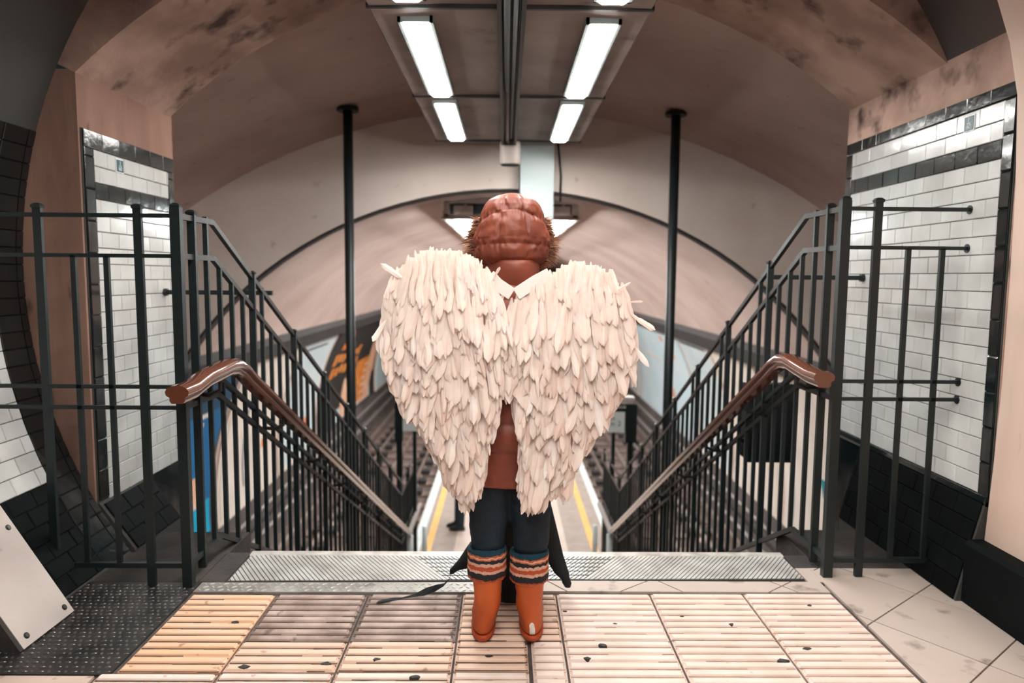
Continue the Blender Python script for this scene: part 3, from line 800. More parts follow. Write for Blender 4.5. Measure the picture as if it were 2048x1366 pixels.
def grime(x, y, w, l, par):
    n = 10
    part('grime', MB().prism([(x+w*rgm.uniform(.6, 1.1)*math.cos(2*PI*i/n), y+l*rgm.uniform(.5, 1.1)*math.sin(2*PI*i/n)) for i in range(n)], BZ-.0375, BZ-.0362), M['grime'], par)
rgm = random.Random(8)
lamps_ = [o for o in COL.objects if o.name.startswith('ceiling_lamp') and o.location.y > 3.4]
for lo_ in lamps_:
    if lo_.location.x < 0 and lo_.location.y > 5: grime(lo_.location.x+.01, 5.75, .018, .06, lo_)
t = thing('cable_channel', 'dark cable channel running along the middle of the ceiling boards', 'cable channel', (.01, 2.5, 2.55))
part('channel', MB().bb(-.05, -.03, -1.5, 6.42, 2.53, 2.605).bb(.06, .08, -1.5, 6.42, 2.53, 2.605).bb(-.05, .08, -1.5, 6.42, 2.585, 2.606), M['channel'], t)
part('cable', MB().tube([(-.005, -1.5, 2.56), (-.005, 4.6, 2.56)], .02, 8), M['channel'], t, smooth=True)
part('cable', MB().tube([(.035, -1.5, 2.565), (.035, 6.2, 2.565)], .015, 8), M['channel'], t, smooth=True)
part('conduit', MB().tube([(.0, 4.6, 2.565), (.0, 6.25, 2.56), (.02, 6.36, 2.55)], .017, 8), M['conduit'], t, smooth=True)
t = thing('loudspeaker', 'pale grey rounded loudspeaker hanging below the end of the cable channel', 'loudspeaker', (.027, 6.4, 2.36))
rg_ = lambda z, k: [(.027+.092*k*math.copysign(abs(math.cos(2*PI*i/24))**.7, math.cos(2*PI*i/24)), 6.4+.075*k*math.copysign(abs(math.sin(2*PI*i/24))**.7, math.sin(2*PI*i/24)), z) for i in range(24)]
auto_smooth(part('casing', MB().loft([rg_(2.372, .97), rg_(2.385, 1), rg_(2.55, 1), rg_(2.57, .96), rg_(2.577, .8)]), M['speaker'], t), 45)
part('grille', MB().loft([rg_(2.362, .86), rg_(2.374, .9)]), M['dark'], t)
part('stem', MB().tube([(.027, 6.4, 2.57), (.027, 6.4, 2.6)], .02, 8, (0, 1, 0)), M['conduit'], t)
t = thing('cable_box', 'tall pale blue box hanging from the hall ceiling past the lamps', 'box', (.29, 6.9, 1.876))
part('casing', MB().bb(.128, .453, 6.84, 6.97, 1.876, 2.70), M['duct'], t)
part('side_flange', MB().bb(.116, .128, 6.83, 6.97, 1.876, 2.70), M['channel'], t)
part('cable', MB().tube([(.49, 6.93, 2.72), (.505, 6.93, 2.6), (.53, 6.93, 2.35), (.525, 6.93, 2.1)], .011, 6, (0, 1, 0)), M['channel'], t, smooth=True)

# luminaire tray under the platform tunnel crown
t = thing('lamp_tray', 'pale suspended lamp tray under the platform tunnel crown, behind the hood', 'lamp tray', (.05, 9, 2.12))
part('end_frame', MB().bb(-.80, .91, 9.0, 9.04, 2.30, 2.36).bb(-.80, .91, 9.0, 9.04, 2.10, 2.15).bb(-.80, -.74, 9.0, 9.04, 2.1, 2.36).bb(.85, .91, 9.0, 9.04, 2.1, 2.36), M['tray'], t)
part('side_channel', MB().bb(-.82, -.78, 9.04, 38, 2.1, 2.2), M['tray'], t)
part('side_channel', MB().bb(.89, .93, 9.04, 38, 2.1, 2.2), M['tray'], t)
part('bottom_sill', MB().bb(-.84, .95, 8.97, 9.06, 2.085, 2.115), M['tray'], t)
part('soffit', MB().bb(-.78, .89, 9.2, 38, 2.13, 2.16), M['panel'], t)
part('dark_backing', MB().bb(-.74, .85, 9.18, 9.2, 2.15, 2.3), M['dark'], t)  # dark sheet put in for the unlit inside of the open tray
for xc in (-.57, .69):
    part('lamp_bracket', MB().bb(xc-.11, xc+.13, 9.06, 9.16, 2.15, 2.27), M['tray'], t)
    part('stay', MB().rect([(xc-.1, 9.05, 2.16), (xc+.1, 9.05, 2.33)], .015, .015), M['tray'], t)
for k in range(9):
    for s, xc in ((0, -.57), (1, .69)):
        y0 = 9.1+k*1.7
        if k < 2: lab = ('first' if k == 0 else 'second')+' tube lamp under the '+('left' if s == 0 else 'right')+' side of the platform lamp tray'
        else: lab = ['third', 'fourth', 'fifth', 'sixth', 'seventh', 'eighth', 'ninth'][k-2]+' tube lamp from the stairs, '+('left' if s == 0 else 'right')+' side of the platform lamp tray'
        tt = thing('tube_lamp', lab, 'lamp', (xc, y0+.65, 2.1), 'tube lamps on the platform lamp tray')
        part('frame', MB().bb(xc-.125, xc+.125, y0-.02, y0+1.42, 2.1, 2.128), M['lamp_frame'], tt)
        part('diffuser', MB().bb(xc-.105, xc+.105, y0, y0+1.4, 2.03, 2.1), M['tube'], tt)

# number plaques on the tiles
for x, y, z, nx, lab in ((XR-.014, 3.118, 2.05, -1, 'small teal plaque numbered on the top white course of the right wall'), (XL+.014, 3.645, 1.908, 1, 'small teal plaque numbered on the top white course of the left wall')):
    t = thing('number_plaque', lab, 'sign', (x, y, z))
    part('frame', MB().box((x, y, z), (.006, .07, .07)), M['ink_white'], t)
    part('face', MB().box((x+nx*.003, y, z), (.004, .06, .06)), M['plaque'], t)
    rot = Matrix.Rotation(R(90), 4, 'Z') if nx > 0 else Matrix.Rotation(R(-90), 4, 'Z')
    base = Matrix.Translation((x+nx*.0055, y, z)) @ rot @ Matrix.Rotation(R(90), 4, 'X')
    text_part('number', '1', .03, M['ink_white'], base @ Matrix.Translation((0, .014, 0)), t, .0004)
    part('rule', MB().box((x+nx*.0055, y, z+.001), (.001, .024, .002)), M['ink_white'], t)
    text_part('number', '60', .03, M['ink_white'], base @ Matrix.Translation((0, -.014, 0)), t, .0004)

# ------------------------------------------------------------------ platform sign, tracks, posters
t = thing('platform_sign', 'white platform sign in a dark frame at the foot of the stairs', 'sign', (.15, 9.6, PZ))
part('header', MB().bb(-1.43, 1.69, 9.6, 9.72, -.79, -.46), IRON, t)
for x0, x1 in ((-1.54, -1.43), (1.69, 1.85)):
    part('end_post', MB().bb(x0, x1, 9.58, 9.74, -.95, -.40), IRON, t)
    xm = (x0+x1)/2
    part('leg', MB().bb(xm-.04, xm+.04, 9.62, 9.70, PZ, -.95), IRON, t)
for x0, x1 in ((-1.43, -.35), (.62, 1.68)):
    part('sign_face', MB().bb(x0, x1, 9.585, 9.6, -.80, -.51), M['sign_white'], t)
for x in (-1.27, 1.53): part('stay', MB().bb(x-.025, x+.025, 9.62, 9.68, PZ, -.8), IRON, t)
bt = Matrix.Rotation(R(90), 4, 'X')
text_part('lettering', 'Northern line', .062, M['ink_blue'], Matrix.Translation((1.545, 9.583, -.60)) @ bt, t, .001, 'RIGHT')
text_part('lettering', 'Platform', .085, M['ink_blue'], Matrix.Translation((1.545, 9.583, -.68)) @ bt, t, .001, 'RIGHT')
text_part('numeral', '2', .10, M['ink_blue'], Matrix.Translation((1.605, 9.583, -.675)) @ bt, t, .001, 'CENTER')
for x in (-1.35, 1.62): 
    tt = thing('junction_box', 'pale grey box on the '+('left' if x < 0 else 'right')+' end of the platform sign', 'box', (x, 9.66, -.4), 'boxes on the platform sign')
    part('casing', MB().bb(x-.17, x+.17, 9.6, 9.72, -.395, -.345), M['tray'], tt)
    part('lid', MB().bb(x-.15, x+.19, 9.58, 9.74, -.345, -.30), M['tray'], tt)

def track(cx, label):
    t = thing('railway_track', label, 'track', (cx, 10, -4.0))
    for dx in (-.72, .72):
        part('rail', MB().sweep([(cx+dx, 4.6, -3.86), (cx+dx, 60, -3.86)], [(-.07, -.09), (.07, -.09), (.02, -.06), (.02, .02), (.036, .03), (.036, .06), (-.036, .06), (-.036, .03), (-.02, .02), (-.02, -.06)]), M['rail_steel'], t)
    for dx in (0, 1.25 if cx > 0 else -1.25):
        part('conductor_rail', MB().bb(cx+dx-.04, cx+dx+.04, 4.6, 60, -3.86, -3.74), M['rail_steel'], t)
    sm = MB().bb(-1.15, 1.15, -.16, .16, -4.0, -3.95).mesh('sleeper', M['sleeper'])
    cm = MB().bb(-.1, .1, -.14, .14, -3.95, -3.84).mesh('rail_chair', M['chair_iron'])
    for k in range(46):
        y = 5.2+k*.88
        s = link('sleeper', sm, t, (cx, y, 0))
        for dx in (-.72-.14, -.72+.14, .72-.14, .72+.14):
            link('rail_chair', cm, s, (cx+dx, y, 0))
    return t
track(3.32, 'railway track in the dark beyond the right stair balustrade')
track(-2.98, 'railway track in the dark beyond the left stair balustrade')
for s in (-1, 1):
    for k, (a, r) in enumerate(((-8, .045), (-10.5, .03), (-13, .05))):
        x, z = 0.03+s*4.88*math.cos(R(a)), -2.57+4.88*math.sin(R(a))
        tag(part('wall_cable', MB().tube([(x, 8.95, z), (x, 60, z)], r, 8), M['conduit'] if k != 1 else M['trunk'], None, smooth=True),
            ('upper', 'middle', 'lower')[k]+' cable along the foot of the '+('left' if s < 0 else 'right')+' tunnel wall', 'cable', 'cables along the tunnel walls')

def wall_patch(s, y0, y1, a0, a1, r0, r1, na=10, shear=0.0):
    """curved slab on the tunnel wall, between radii r1 (face) and r0 (back)"""
    b = MB(); ny = 2
    def P_(y, a, r): return (0.03+s*r*math.cos(R(a)), y, -2.57+r*math.sin(R(a)))
    vs = []; 
    for r in (r0, r1):
        for i in range(na+1):
            a = a0+(a1-a0)*i/na
            sh = shear*(i/na)
            for y in (y0+sh, y1+sh): vs.append(P_(y, a, r))
    n2 = 2*(na+1); fs = []
    for i in range(na):
        p = 2*i
        fs += [(p, p+1, p+3, p+2), (n2+p, n2+p+2, n2+p+3, n2+p+1), (p, p+2, n2+p+2, n2+p), (p+1, n2+p+1, n2+p+3, p+3)]
    fs += [(0, n2, n2+1, 1), (2*na, 2*na+1, n2+2*na+1, n2+2*na)]
    return b.add(vs, fs)
pcol = {}
def pm(name, c, **k):
    if name not in pcol: pcol[name] = mat('print_'+name, c, .55, **k)
    return pcol[name]
CREAM = pm('cream', (228, 214, 202), c2=(216, 200, 188), scale=1.2)
GREYW = pm('grey_white', (206, 212, 212), c2=(190, 200, 204), scale=.9)
BLUEW = pm('pale_blue', (196, 214, 220), c2=(212, 220, 222), scale=.8)
def poster(s, y0, y1, label, base, frame, a0=-4.6, a1=31.0, prints=()):
    am = R((a0+a1)/2)
    t = thing('poster', label, 'poster', (0.03+s*4.9*math.cos(am), (y0+y1)/2, -2.57+4.9*math.sin(am)), 'curved posters on the tunnel walls')
    fr_ = part('frame', wall_patch(s, y0, y1, a0, a1, 4.945, 4.915, 14), frame, t)
    part('sheet', wall_patch(s, y0+.12, y1-.12, a0+1.2, a1-1.2, 4.92, 4.905, 14), base, t)
    for nm, c, py0, py1, pa0, pa1, sh in prints:
        part(nm, wall_patch(s, py0, py1, pa0, pa1, 4.91, 4.899, 6, sh), c, t)
ORANGE = pm('orange', (236, 128, 48), c2=(214, 100, 34), scale=4)
AMBER = pm('amber', (236, 150, 70), c2=(196, 104, 40), scale=5)
PEACH = pm('peach', (226, 160, 122), c2=(240, 196, 168), scale=3)
DARKP = pm('dark', (50, 44, 42)); BLUE = pm('blue', (0, 104, 158), c2=(8, 88, 136), scale=.7); CYAN = pm('cyan', (0, 160, 196)); NAVY = pm('navy', (22, 66, 94)); TEAL = pm('teal', (0, 124, 132)); PINK = pm('pink', (222, 160, 142))
PALE = pm('pale', (216, 204, 194))
dk = M['trunk']
poster(-1, 8.95, 11.35, 'bright blue poster with a peach figure, nearest on the left tunnel wall', BLUE, dk, prints=(
    ('print_band', NAVY, 9.07, 11.23, 22, 29.6, 0), ('print_band', CYAN, 9.07, 11.2, -3.4, 3.2, 0), ('print_shape', PEACH, 10.2, 10.72, 2.5, 9, 0), ('print_mark', PALE, 10.25, 10.62, 21, 22.2, 0), ('print_mark', PALE, 10.2, 10.45, 19, 20, 0)))
poster(-1, 11.55, 14.6, 'plain cream poster with one orange mark, left tunnel wall', CREAM, CREAM, prints=(
    ('print_mark', ORANGE, 13.6, 13.95, 6, 8, 0), ('print_line', NAVY, 12.7, 12.74, 0, 22, -.3)))
poster(-1, 14.75, 17.6, 'pale grey poster in a cream frame, left tunnel wall', GREYW, CREAM, prints=(('print_mark', ORANGE, 16.6, 16.85, 2, 6, 0), ('print_line', DARKP, 15.0, 16.8, 27.6, 28.2, 0)))
poster(-1, 17.9, 25.6, 'dark poster with orange lettering strokes and food, left tunnel wall', DARKP, dk, prints=(
    [('print_stroke', ORANGE, 19.0+.14*k, 19.3+.14*k, 22.5+(k % 2)*2, 29-(k % 3), .5) for k in range(3)] +
    [('print_letter', AMBER, 18.5+.5*k, 18.85+.5*k, 17.6+(k % 2)*.6, 21.2-(k % 3)*.4, .15) for k in range(7)] +
    [('print_letter', AMBER, 18.5+.5*k, 18.85+.5*k, 13.2+(k % 3)*.4, 16.6-(k % 2)*.4, .15) for k in range(7)] +
    [('print_food', PEACH, 20.1, 21.0, -3, 10, .5), ('print_food', AMBER, 21.4, 23.4, -2, 14, .8), ('print_food', PEACH, 22.6, 24.3, -3.2, 12, 1.0), ('print_food', GREYW, 19.6, 24.6, -3.4, .8, 0), ('print_food', PEACH, 24.0, 25.2, 6, 20, .2)]))
poster(-1, 25.9, 34, 'pale blue poster in a cream frame, left tunnel wall by the wing', BLUEW, CREAM)
poster(-1, 34.5, 44, 'cream poster far along the left tunnel wall', CREAM, dk)
poster(1, 8.95, 11.9, 'plain cream poster with a teal scrap, nearest on the right tunnel wall', CREAM, CREAM, prints=(
    ('print_scrap', TEAL, 10.0, 10.35, 7, 10.5, .05), ('print_line', TEAL, 11.5, 11.62, -3, 9, -.05)))
poster(1, 12.1, 14.6, 'cream poster with a faint orange mark, right tunnel wall', CREAM, CREAM, prints=(('print_mark', PINK, 13.9, 14.05, 3, 9, 0),))
poster(1, 14.8, 17.4, 'small grey white poster in a cream frame, right tunnel wall', GREYW, CREAM, prints=(('print_line', DARKP, 15.0, 17.2, 28.6, 29.2, 0), ('print_line', GREYW, 15.4, 16.8, 22, 23, .3)))
poster(1, 17.6, 25.0, 'large pale blue poster with pink marks, right tunnel wall by the pole', BLUEW, GREYW, prints=(
    ('print_mark', PINK, 18.6, 19.1, 21, 24, .2), ('print_mark', PINK, 19.4, 19.8, 26, 28, 0), ('print_mark', PINK, 19.6, 20.2, 4, 9, .2), ('print_line', PALE, 20.5, 24, 17, 18, .4)))
poster(1, 25.3, 34, 'white framed poster far along the right tunnel wall by the wing', GREYW, CREAM)
poster(1, 34.5, 44, 'blue white poster far along the right tunnel wall', BLUEW, dk)

# ------------------------------------------------------------------ leaning board
t = thing('leaning_board', 'white painted board leaning on the left wall, two screws at its foot', 'board', (-1.74, 2.56, 0))
d = Vector((-.53, 0, .848)); nrm = Vector((.848, 0, .53))
def bq(y0, y1, l0, l1, n0, n1):
    o = Vector((-1.735, 0, .002)); vs = []
    for n_ in (n0, n1):
        for y, l in ((y0, l0), (y1, l0), (y1, l1), (y0, l1)): vs.append(o+d*l+nrm*n_+Vector((0, y, 0)))
    return MB().add(vs, [(0, 3, 2, 1), (4, 5, 6, 7), (0, 1, 5, 4), (1, 2, 6, 5), (2, 3, 7, 6), (3, 0, 4, 7)])
bd = part('board', bq(2.418, 2.712, .0, .66, -.035, 0), M['board'], t)
part('edge_batten', bq(2.400, 2.418, .0, .66, -.06, -.002), M['asphalt'], t)  # dark strip paints the shade on the board's near side
for y, l in ((2.68, .035), (2.46, .035), (2.68, .42)):
    c = Vector((-1.735, y, .002))+d*l+nrm*.001
    s = part('screw', MB().sweep([c-nrm*.002, c+nrm*.004], [(.008*math.cos(i*PI/6), .008*math.sin(i*PI/6)) for i in range(12)], (0, 1, 0)), M['screw'], t)
    part('washer', MB().sweep([c-nrm*.001, c+nrm*.0015], [(.012*math.cos(i*PI/6), .012*math.sin(i*PI/6)) for i in range(12)], (0, 1, 0)), M['iron_worn'], t)

# ------------------------------------------------------------------ people
def evaluated_mesh(me, mods):
    o = bpy.data.objects.new('tmp', me); COL.objects.link(o)
    mods(o)
    dg = bpy.context.evaluated_depsgraph_get(); dg.update()
    out = bpy.data.meshes.new_from_object(o.evaluated_get(dg))
    bpy.data.objects.remove(o)
    return out
def skin_mesh(joints, edges, root=0, sub=1):
    me = bpy.data.meshes.new('skel'); me.from_pydata([j[0] for j in joints], edges, [])
    def mods(o):
        sk = o.modifiers.new('skin', 'SKIN'); sk.use_smooth_shade = True
        d_ = me.skin_vertices[0].data if me.skin_vertices else None
        for i, j in enumerate(joints):
            r = j[1]; d_[i].radius = (r, r) if not isinstance(r, tuple) else r
            d_[i].use_root = (i == root)
        s = o.modifiers.new('sub', 'SUBSURF'); s.levels = sub; s.render_levels = sub
    bm = bmesh.new(); bm.from_mesh(me); bm.verts.layers.skin.verify(); bm.to_mesh(me); bm.free()
    return evaluated_mesh(me, mods)
def merge(meshes):
    b = MB()
    for me in meshes: b.add([v.co.copy() for v in me.vertices], [tuple(p.vertices) for p in me.polygons])
    return b
def remesh(mb, vox, smooth=2):
    me = mb.mesh('r'); clean(me)
    def mods(o):
        m = o.modifiers.new('r', 'REMESH'); m.mode = 'VOXEL'; m.voxel_size = vox; m.use_smooth_shade = True
        if smooth:
            s = o.modifiers.new('s', 'SMOOTH'); s.iterations = smooth; s.factor = .5
    return evaluated_mesh(me, mods)
def ell(cx, cy, z, rx, ry, n=24, a0=0, sq=1.0): 
    return [(cx+rx*math.copysign(abs(math.cos(a0+2*PI*i/n))**sq, math.cos(a0+2*PI*i/n)), cy+ry*math.copysign(abs(math.sin(a0+2*PI*i/n))**sq, math.sin(a0+2*PI*i/n)), z) for i in range(n)]

def head_mb(c):
    x, y, z = c; b = MB()
    b.loft([ell(x, y+.02, z-.115, .03, .03), ell(x, y+.025, z-.105, .045, .055), ell(x, y+.012, z-.07, .06, .08), ell(x, y+.003, z-.02, .07, .093), ell(x, y, z+.03, .073, .097), ell(x, y-.004, z+.075, .062, .083), ell(x, y-.006, z+.1, .038, .052), ell(x, y-.006, z+.11, .01, .014)])
    b.loft([ell(x, y+.096, z-.042, .014, .012, 10), ell(x, y+.108, z-.036, .015, .014, 10), ell(x, y+.1, z-.01, .008, .012, 10), ell(x, y+.09, z+.012, .006, .01, 10)])   # nose
    b.loft([ell(x, y+.085, z-.077, .02, .012, 12), ell(x, y+.091, z-.07, .024, .012, 12), ell(x, y+.088, z-.062, .016, .01, 12)])   # lips
    for s in (-1, 1):
        b.loft([ell(x+s*.072, y-.012, z-.035, .006, .012, 8), ell(x+s*.078, y-.016, z-.005, .009, .018, 8), ell(x+s*.076, y-.018, z+.02, .006, .014, 8)])
        b.loft([ell(x+s*.031, y+.083, z+.018, .017, .008, 8), ell(x+s*.031, y+.086, z+.026, .017, .008, 8)])
    return b
def hand_chains(wr, palm, side, palm_dir, spread):
    """palm and five fingers as short skinned chains"""
    out = []
    pd = Vector(palm_dir).normalized(); sp = Vector(spread).normalized(); dn = pd.cross(sp).normalized()
    wr, palm = Vector(wr), Vector(palm)
    out.append(([(wr, .026), ((wr+palm)/2, (.034, .02)), (palm, (.038, .018))], [(0, 1), (1, 2)]))
    for k, L_ in enumerate((.062, .072, .068, .052)):
        base = palm+sp*(.027-.018*k)-pd*.015
        p1 = base+pd*(.02+L_*.35); p2 = p1+(pd*.7+dn*.7).normalized()*L_*.4; p3 = p2+(pd*.15+dn).normalized()*L_*.32
        out.append(([(base, .0095), (p1, .009), (p2, .008), (p3, .0065)], [(0, 1), (1, 2), (2, 3)]))
    tb = wr+(palm-wr)*.35+sp*.02
    out.append(([(tb, .012), (tb+sp*.03+pd*.025, .0105), (tb+sp*.034+pd*.055+dn*.015, .009)], [(0, 1), (1, 2)]))
    return [skin_mesh([(tuple(p), r) for p, r in js], es, 0, 1) for js, es in out]
def body_mesh(T, pose, vox):
    J = [((0, 0, .86), (.14, .105)), ((0, .0, 1.0), (.115, .09)), ((0, -.005, 1.17), (.14, .105)), ((0, -.01, 1.30), (.10, .075)), ((0, 0, 1.39), .048), ((0, .01, 1.45), .05)]
    E_ = [(0, 1), (1, 2), (2, 3), (3, 4), (4, 5)]
    def chain(start, pts):
        a = start
        for p, r in pts: J.append((p, r)); E_.append((a, len(J)-1)); a = len(J)-1
    for s in (-1, 1):
        k = 'l' if s < 0 else 'r'
        chain(0, pose['leg_'+k]); chain(3, pose['arm_'+k])
    ms = [skin_mesh(J, E_, 0, 2)]
    for s in (-1, 1):
        k = 'l' if s < 0 else 'r'
        ms += hand_chains(*pose['hand_'+k])
    b = merge(ms); h = head_mb(pose['head']); b.add(h.v, h.f)
    me = remesh(b, vox, 2); me.transform(T)
    return me
def eyes(parent, T, c):
    for s in (-1, 1):
        e = MB().loft([[Vector((c[0]+s*.031+.011*math.sin(PI*i/6)*math.cos(2*PI*j/10), c[1]+.083+.011*math.sin(PI*i/6)*math.sin(2*PI*j/10), c[2]+.005+.011*math.cos(PI*i/6))) for j in range(10)] for i in range(1, 6)])
        me = e.mesh('eye', M['ink_white'], True); me.transform(T); link('eye', me, parent)
        e = MB().loft([ell(c[0]+s*.031, c[1]+.0935, c[2]+.0, .0045, .0015, 8), ell(c[0]+s*.031, c[1]+.0935, c[2]+.009, .0045, .0015, 8)])
        me = e.mesh('iris', M['hair']); me.transform(T); link('iris', me, parent)
def std_pose(lx=.085, toe=.15, fwd=0.0):
    p = {'head': (0, .03, 1.53)}
    for s, k in ((-1, 'l'), (1, 'r')):
        p['leg_'+k] = [((s*.085, 0, .80), .088), ((s*lx, .012, .47), .056), ((s*lx, -.005, .28), .05), ((s*lx, 0, .085), .036), ((s*lx*1.05, .06, .05), .036), ((s*lx*1.1, toe, .035), .03)]
        p['arm_'+k] = [((s*.155, -.01, 1.30), .056), ((s*.20, -.02, 1.06), .041), ((s*.16, .17, .99), .028)]
        p['hand_'+k] = ((s*.16, .17, .99), (s*.125, .245, .985), s, (-s*.35, .9, -.1), (0, .1, 1))
    return p
PX, PY = .02, 2.57
per = thing('person', 'person in a rust hooded puffer jacket and orange boots, back turned, wearing feather wings', 'person', (PX, PY, 0))
TP = Matrix.Translation((PX, PY, 0)) @ Matrix.Scale(.985, 4)
pose = std_pose(.08)
me = body_mesh(TP, pose, .007); me.materials.clear(); me.materials.append(M['skin'])
body = link('body', me, per)
eyes(body, TP, pose['head'])
hb = MB(); c = pose['head']
hb.loft([ell(c[0], c[1]-.03, c[2]-.1, .078, .075), ell(c[0], c[1]-.025, c[2]-.03, .085, .085), ell(c[0], c[1]-.02, c[2]+.04, .085, .09), ell(c[0], c[1]-.015, c[2]+.09, .066, .078), ell(c[0], c[1]-.012, c[2]+.115, .02, .03)])
me = hb.mesh('hair', M['hair'], True); clean(me); me.transform(TP); link('hair', me, per)

# jeans
def leg_rings(path, n=20):
    return [ell(x, y, z, rx, ry, n) for x, y, z, rx, ry in path]
b = MB()
b.loft(leg_rings([(-.062, 2.56, .27, .05, .052), (-.062, 2.56, .36, .066, .068), (-.058, 2.565, .48, .074, .078), (-.05, 2.57, .62, .086, .095), (-.035, 2.57, .76, .10, .115), (-.02, 2.57, .86, .10, .12)]))
b.loft(leg_rings([(.100, 2.56, .27, .05, .052), (.102, 2.56, .36, .068, .070), (.100, 2.565, .48, .076, .080), (.09, 2.57, .62, .088, .096), (.075, 2.57, .76, .10, .115), (.06, 2.57, .86, .10, .12)]))
b.loft([ell(PX, 2.57, .74, .165, .12), ell(PX, 2.57, .84, .17, .125), ell(PX, 2.57, .98, .15, .115)])
me = remesh(b, .008, 3)
for v in me.vertices:
    v.co += Vector((1, 1, 0))*0.006*(noise.noise(v.co*Vector((9, 9, 22)).length*.55) if False else noise.noise(Vector((v.co.x*12, v.co.y*12, v.co.z*30))))
me.materials.clear(); me.materials.append(M['denim'])
o = link('jeans', me, per)

# boots with soles, knitted cuffs, heel patch
def boot(cx, toe_dx, zc, nm_label=None):
    y0 = 2.472
    def ring(z, L_, w, cy, dx=0, n=28, sq=.9): return ell(cx+dx, cy, z, w, L_, n, 0, sq)
    b = MB().loft([ring(.0215, .128, .040, 2.601, toe_dx*.5), ring(.045, .130, .045, 2.600, toe_dx*.5), ring(.07, .118, .048, 2.592, toe_dx*.4), ring(.095, .088, .050, 2.565, toe_dx*.2),
                   ring(.125, .066, .051, 2.545, .0), ring(.17, .060, .052, 2.543), ring(.23, .060, .056, 2.545), ring(.30, .062, .060, 2.55)])
    me = b.mesh('boot'); clean(me)
    def mods(o):
        s = o.modifiers.new('s', 'SUBSURF'); s.levels = 2; s.render_levels = 2
    me = evaluated_mesh(me, mods)
    for v in me.vertices:
        if v.co.z < .2: v.co += Vector((1, .6, 0))*.004*noise.noise(v.co*22)*(1 if v.co.z > .04 else .2)
        v.co.x += .0022*noise.noise(Vector((v.co.x*8, v.co.y*8, v.co.z*55)))
    me.materials.clear(); me.materials.append(M['leather'])
    me.polygons.foreach_set('use_smooth', [True]*len(me.polygons))
    bo = link('boot', me, per)
    s = part('sole', MB().loft([ring(0.0055, .126, .041, 2.601, toe_dx*.5), ring(.012, .133, .047, 2.601, toe_dx*.5), ring(.024, .133, .047, 2.601, toe_dx*.5), ring(.028, .129, .044, 2.601, toe_dx*.5)]), M['sole'], bo, True)
    # cuff
    rr = []
    cz = zc
    for k, (z, r) in enumerate(((-.062, .058), (-.066, .066), (-.058, .0725), (-.03, .0745), (.0, .0735), (.03, .0735), (.048, .0745), (.056, .072), (.057, .066), (.05, .061), (.02, .056))):
        ring_ = ell(cx-.002, 2.55, cz+z, r, r*1.0, 36)
        rr.append([(x, y, zz+.006*math.cos(math.atan2(y-2.55, x-cx)*1+PI/2)*1.2) for x, y, zz in ring_])
    cu = MB().loft(rr, caps=False).mesh('knit_cuff', M['cuff'], True); clean(cu)
    for v in cu.vertices: v.co += (v.co-Vector((cx, 2.55, v.co.z)))*.05*noise.noise(v.co*40)
    co = link('knit_cuff', cu, bo); co['label'] = 'striped knitted cuff folded over the boot top'
    return bo, ring
bl, _ = boot(-.062, -.03, .288)
br_, ring = boot(.098, .02, .276)
br_['label'] = 'right orange boot with a pale patch on its heel'
# heel patch follows the heel
vs = []; n_ = 7
for i in range(n_):
    z = .036+.045*i/(n_-1)
    t = i/(n_-1)
    hw = .5*(1 if t < .7 else math.sqrt(max(0.05, 1-((t-.7)/.32)**2)))
    for j in range(7):
        a = -PI/2+hw*(j/6*2-1)*.42
        L_, w, cy, dx = (.130, .045, 2.600, .01) if z < .06 else (.118+(.130-.118)*(.07-z)/.01 if z < .07 else .118+( .088-.118)*(z-.07)/.025, .048, 2.592-.02*max(0, (z-.07)/.025), .008)
        vs.append((.098+dx+.047*math.sin(a+PI/2)*1.0, 2.4625+.006*(abs(a+PI/2)/.21)**2*1.0+.012*max(0, (z-.06)/.03)**1.5-.001, z))
fs = [(i*7+j, i*7+j+1, (i+1)*7+j+1, (i+1)*7+j) for i in range(n_-1) for j in range(6)]
PATCH = (vs, fs)
bdat = bl.data
me = bpy.data.meshes.new('heel_patch')
# project the patch on the boot surface
from mathutils.bvhtree import BVHTree
bv = BVHTree.FromPolygons([v.co for v in br_.data.vertices], [tuple(p.vertices) for p in br_.data.polygons])
pv = []
for p in vs:
    h = bv.ray_cast(Vector((p[0], 2.3, p[2])), Vector((0, 1, 0)))
    q = h[0] if h[0] is not None else Vector(p)
    pv.append(q-Vector((0, .0015, 0)))
me.from_pydata(pv, [], fs); me.materials.append(M['reflective'])
link('heel_patch', me, br_)

# puffer jacket
def puff(z, period, z0): return abs(math.sin(PI*(z-z0)/period))**.55
jr = []
prof_j = [(.60, .185, .135), (.72, .195, .14), (.85, .20, .14), (1.0, .19, .135), (1.15, .20, .135), (1.26, .19, .12), (1.33, .135, .095), (1.37, .10, .085), (1.415, .088, .085)]
def interp(z, tab):
    for (a, *p), (b2, *q) in zip(tab, tab[1:]):
        if a <= z <= b2: 
            t = (z-a)/(b2-a); return [pi+(qi-pi)*t for pi, qi in zip(p, q)]
    return tab[-1][1:]
zs = [.60+.815*i/110 for i in range(111)]
for z in zs:
    rx, ry = interp(z, prof_j)
    k = 0
    if z > .735 and z < 1.34: k = .016*puff(z, .11, .73)
    elif z <= .735: k = .003*abs(math.sin(PI*(z-.6)/.027))
    ring_ = []
    for i in range(64):
        a = 2*PI*i/64
        w = k+.004*noise.noise(Vector((math.cos(a)*3, math.sin(a)*3, z*22)))
        ring_.append((PX+(rx+w)*math.cos(a), 2.575+(ry+w)*math.sin(a), z))
    jr.append(ring_)
b = MB().loft(jr)
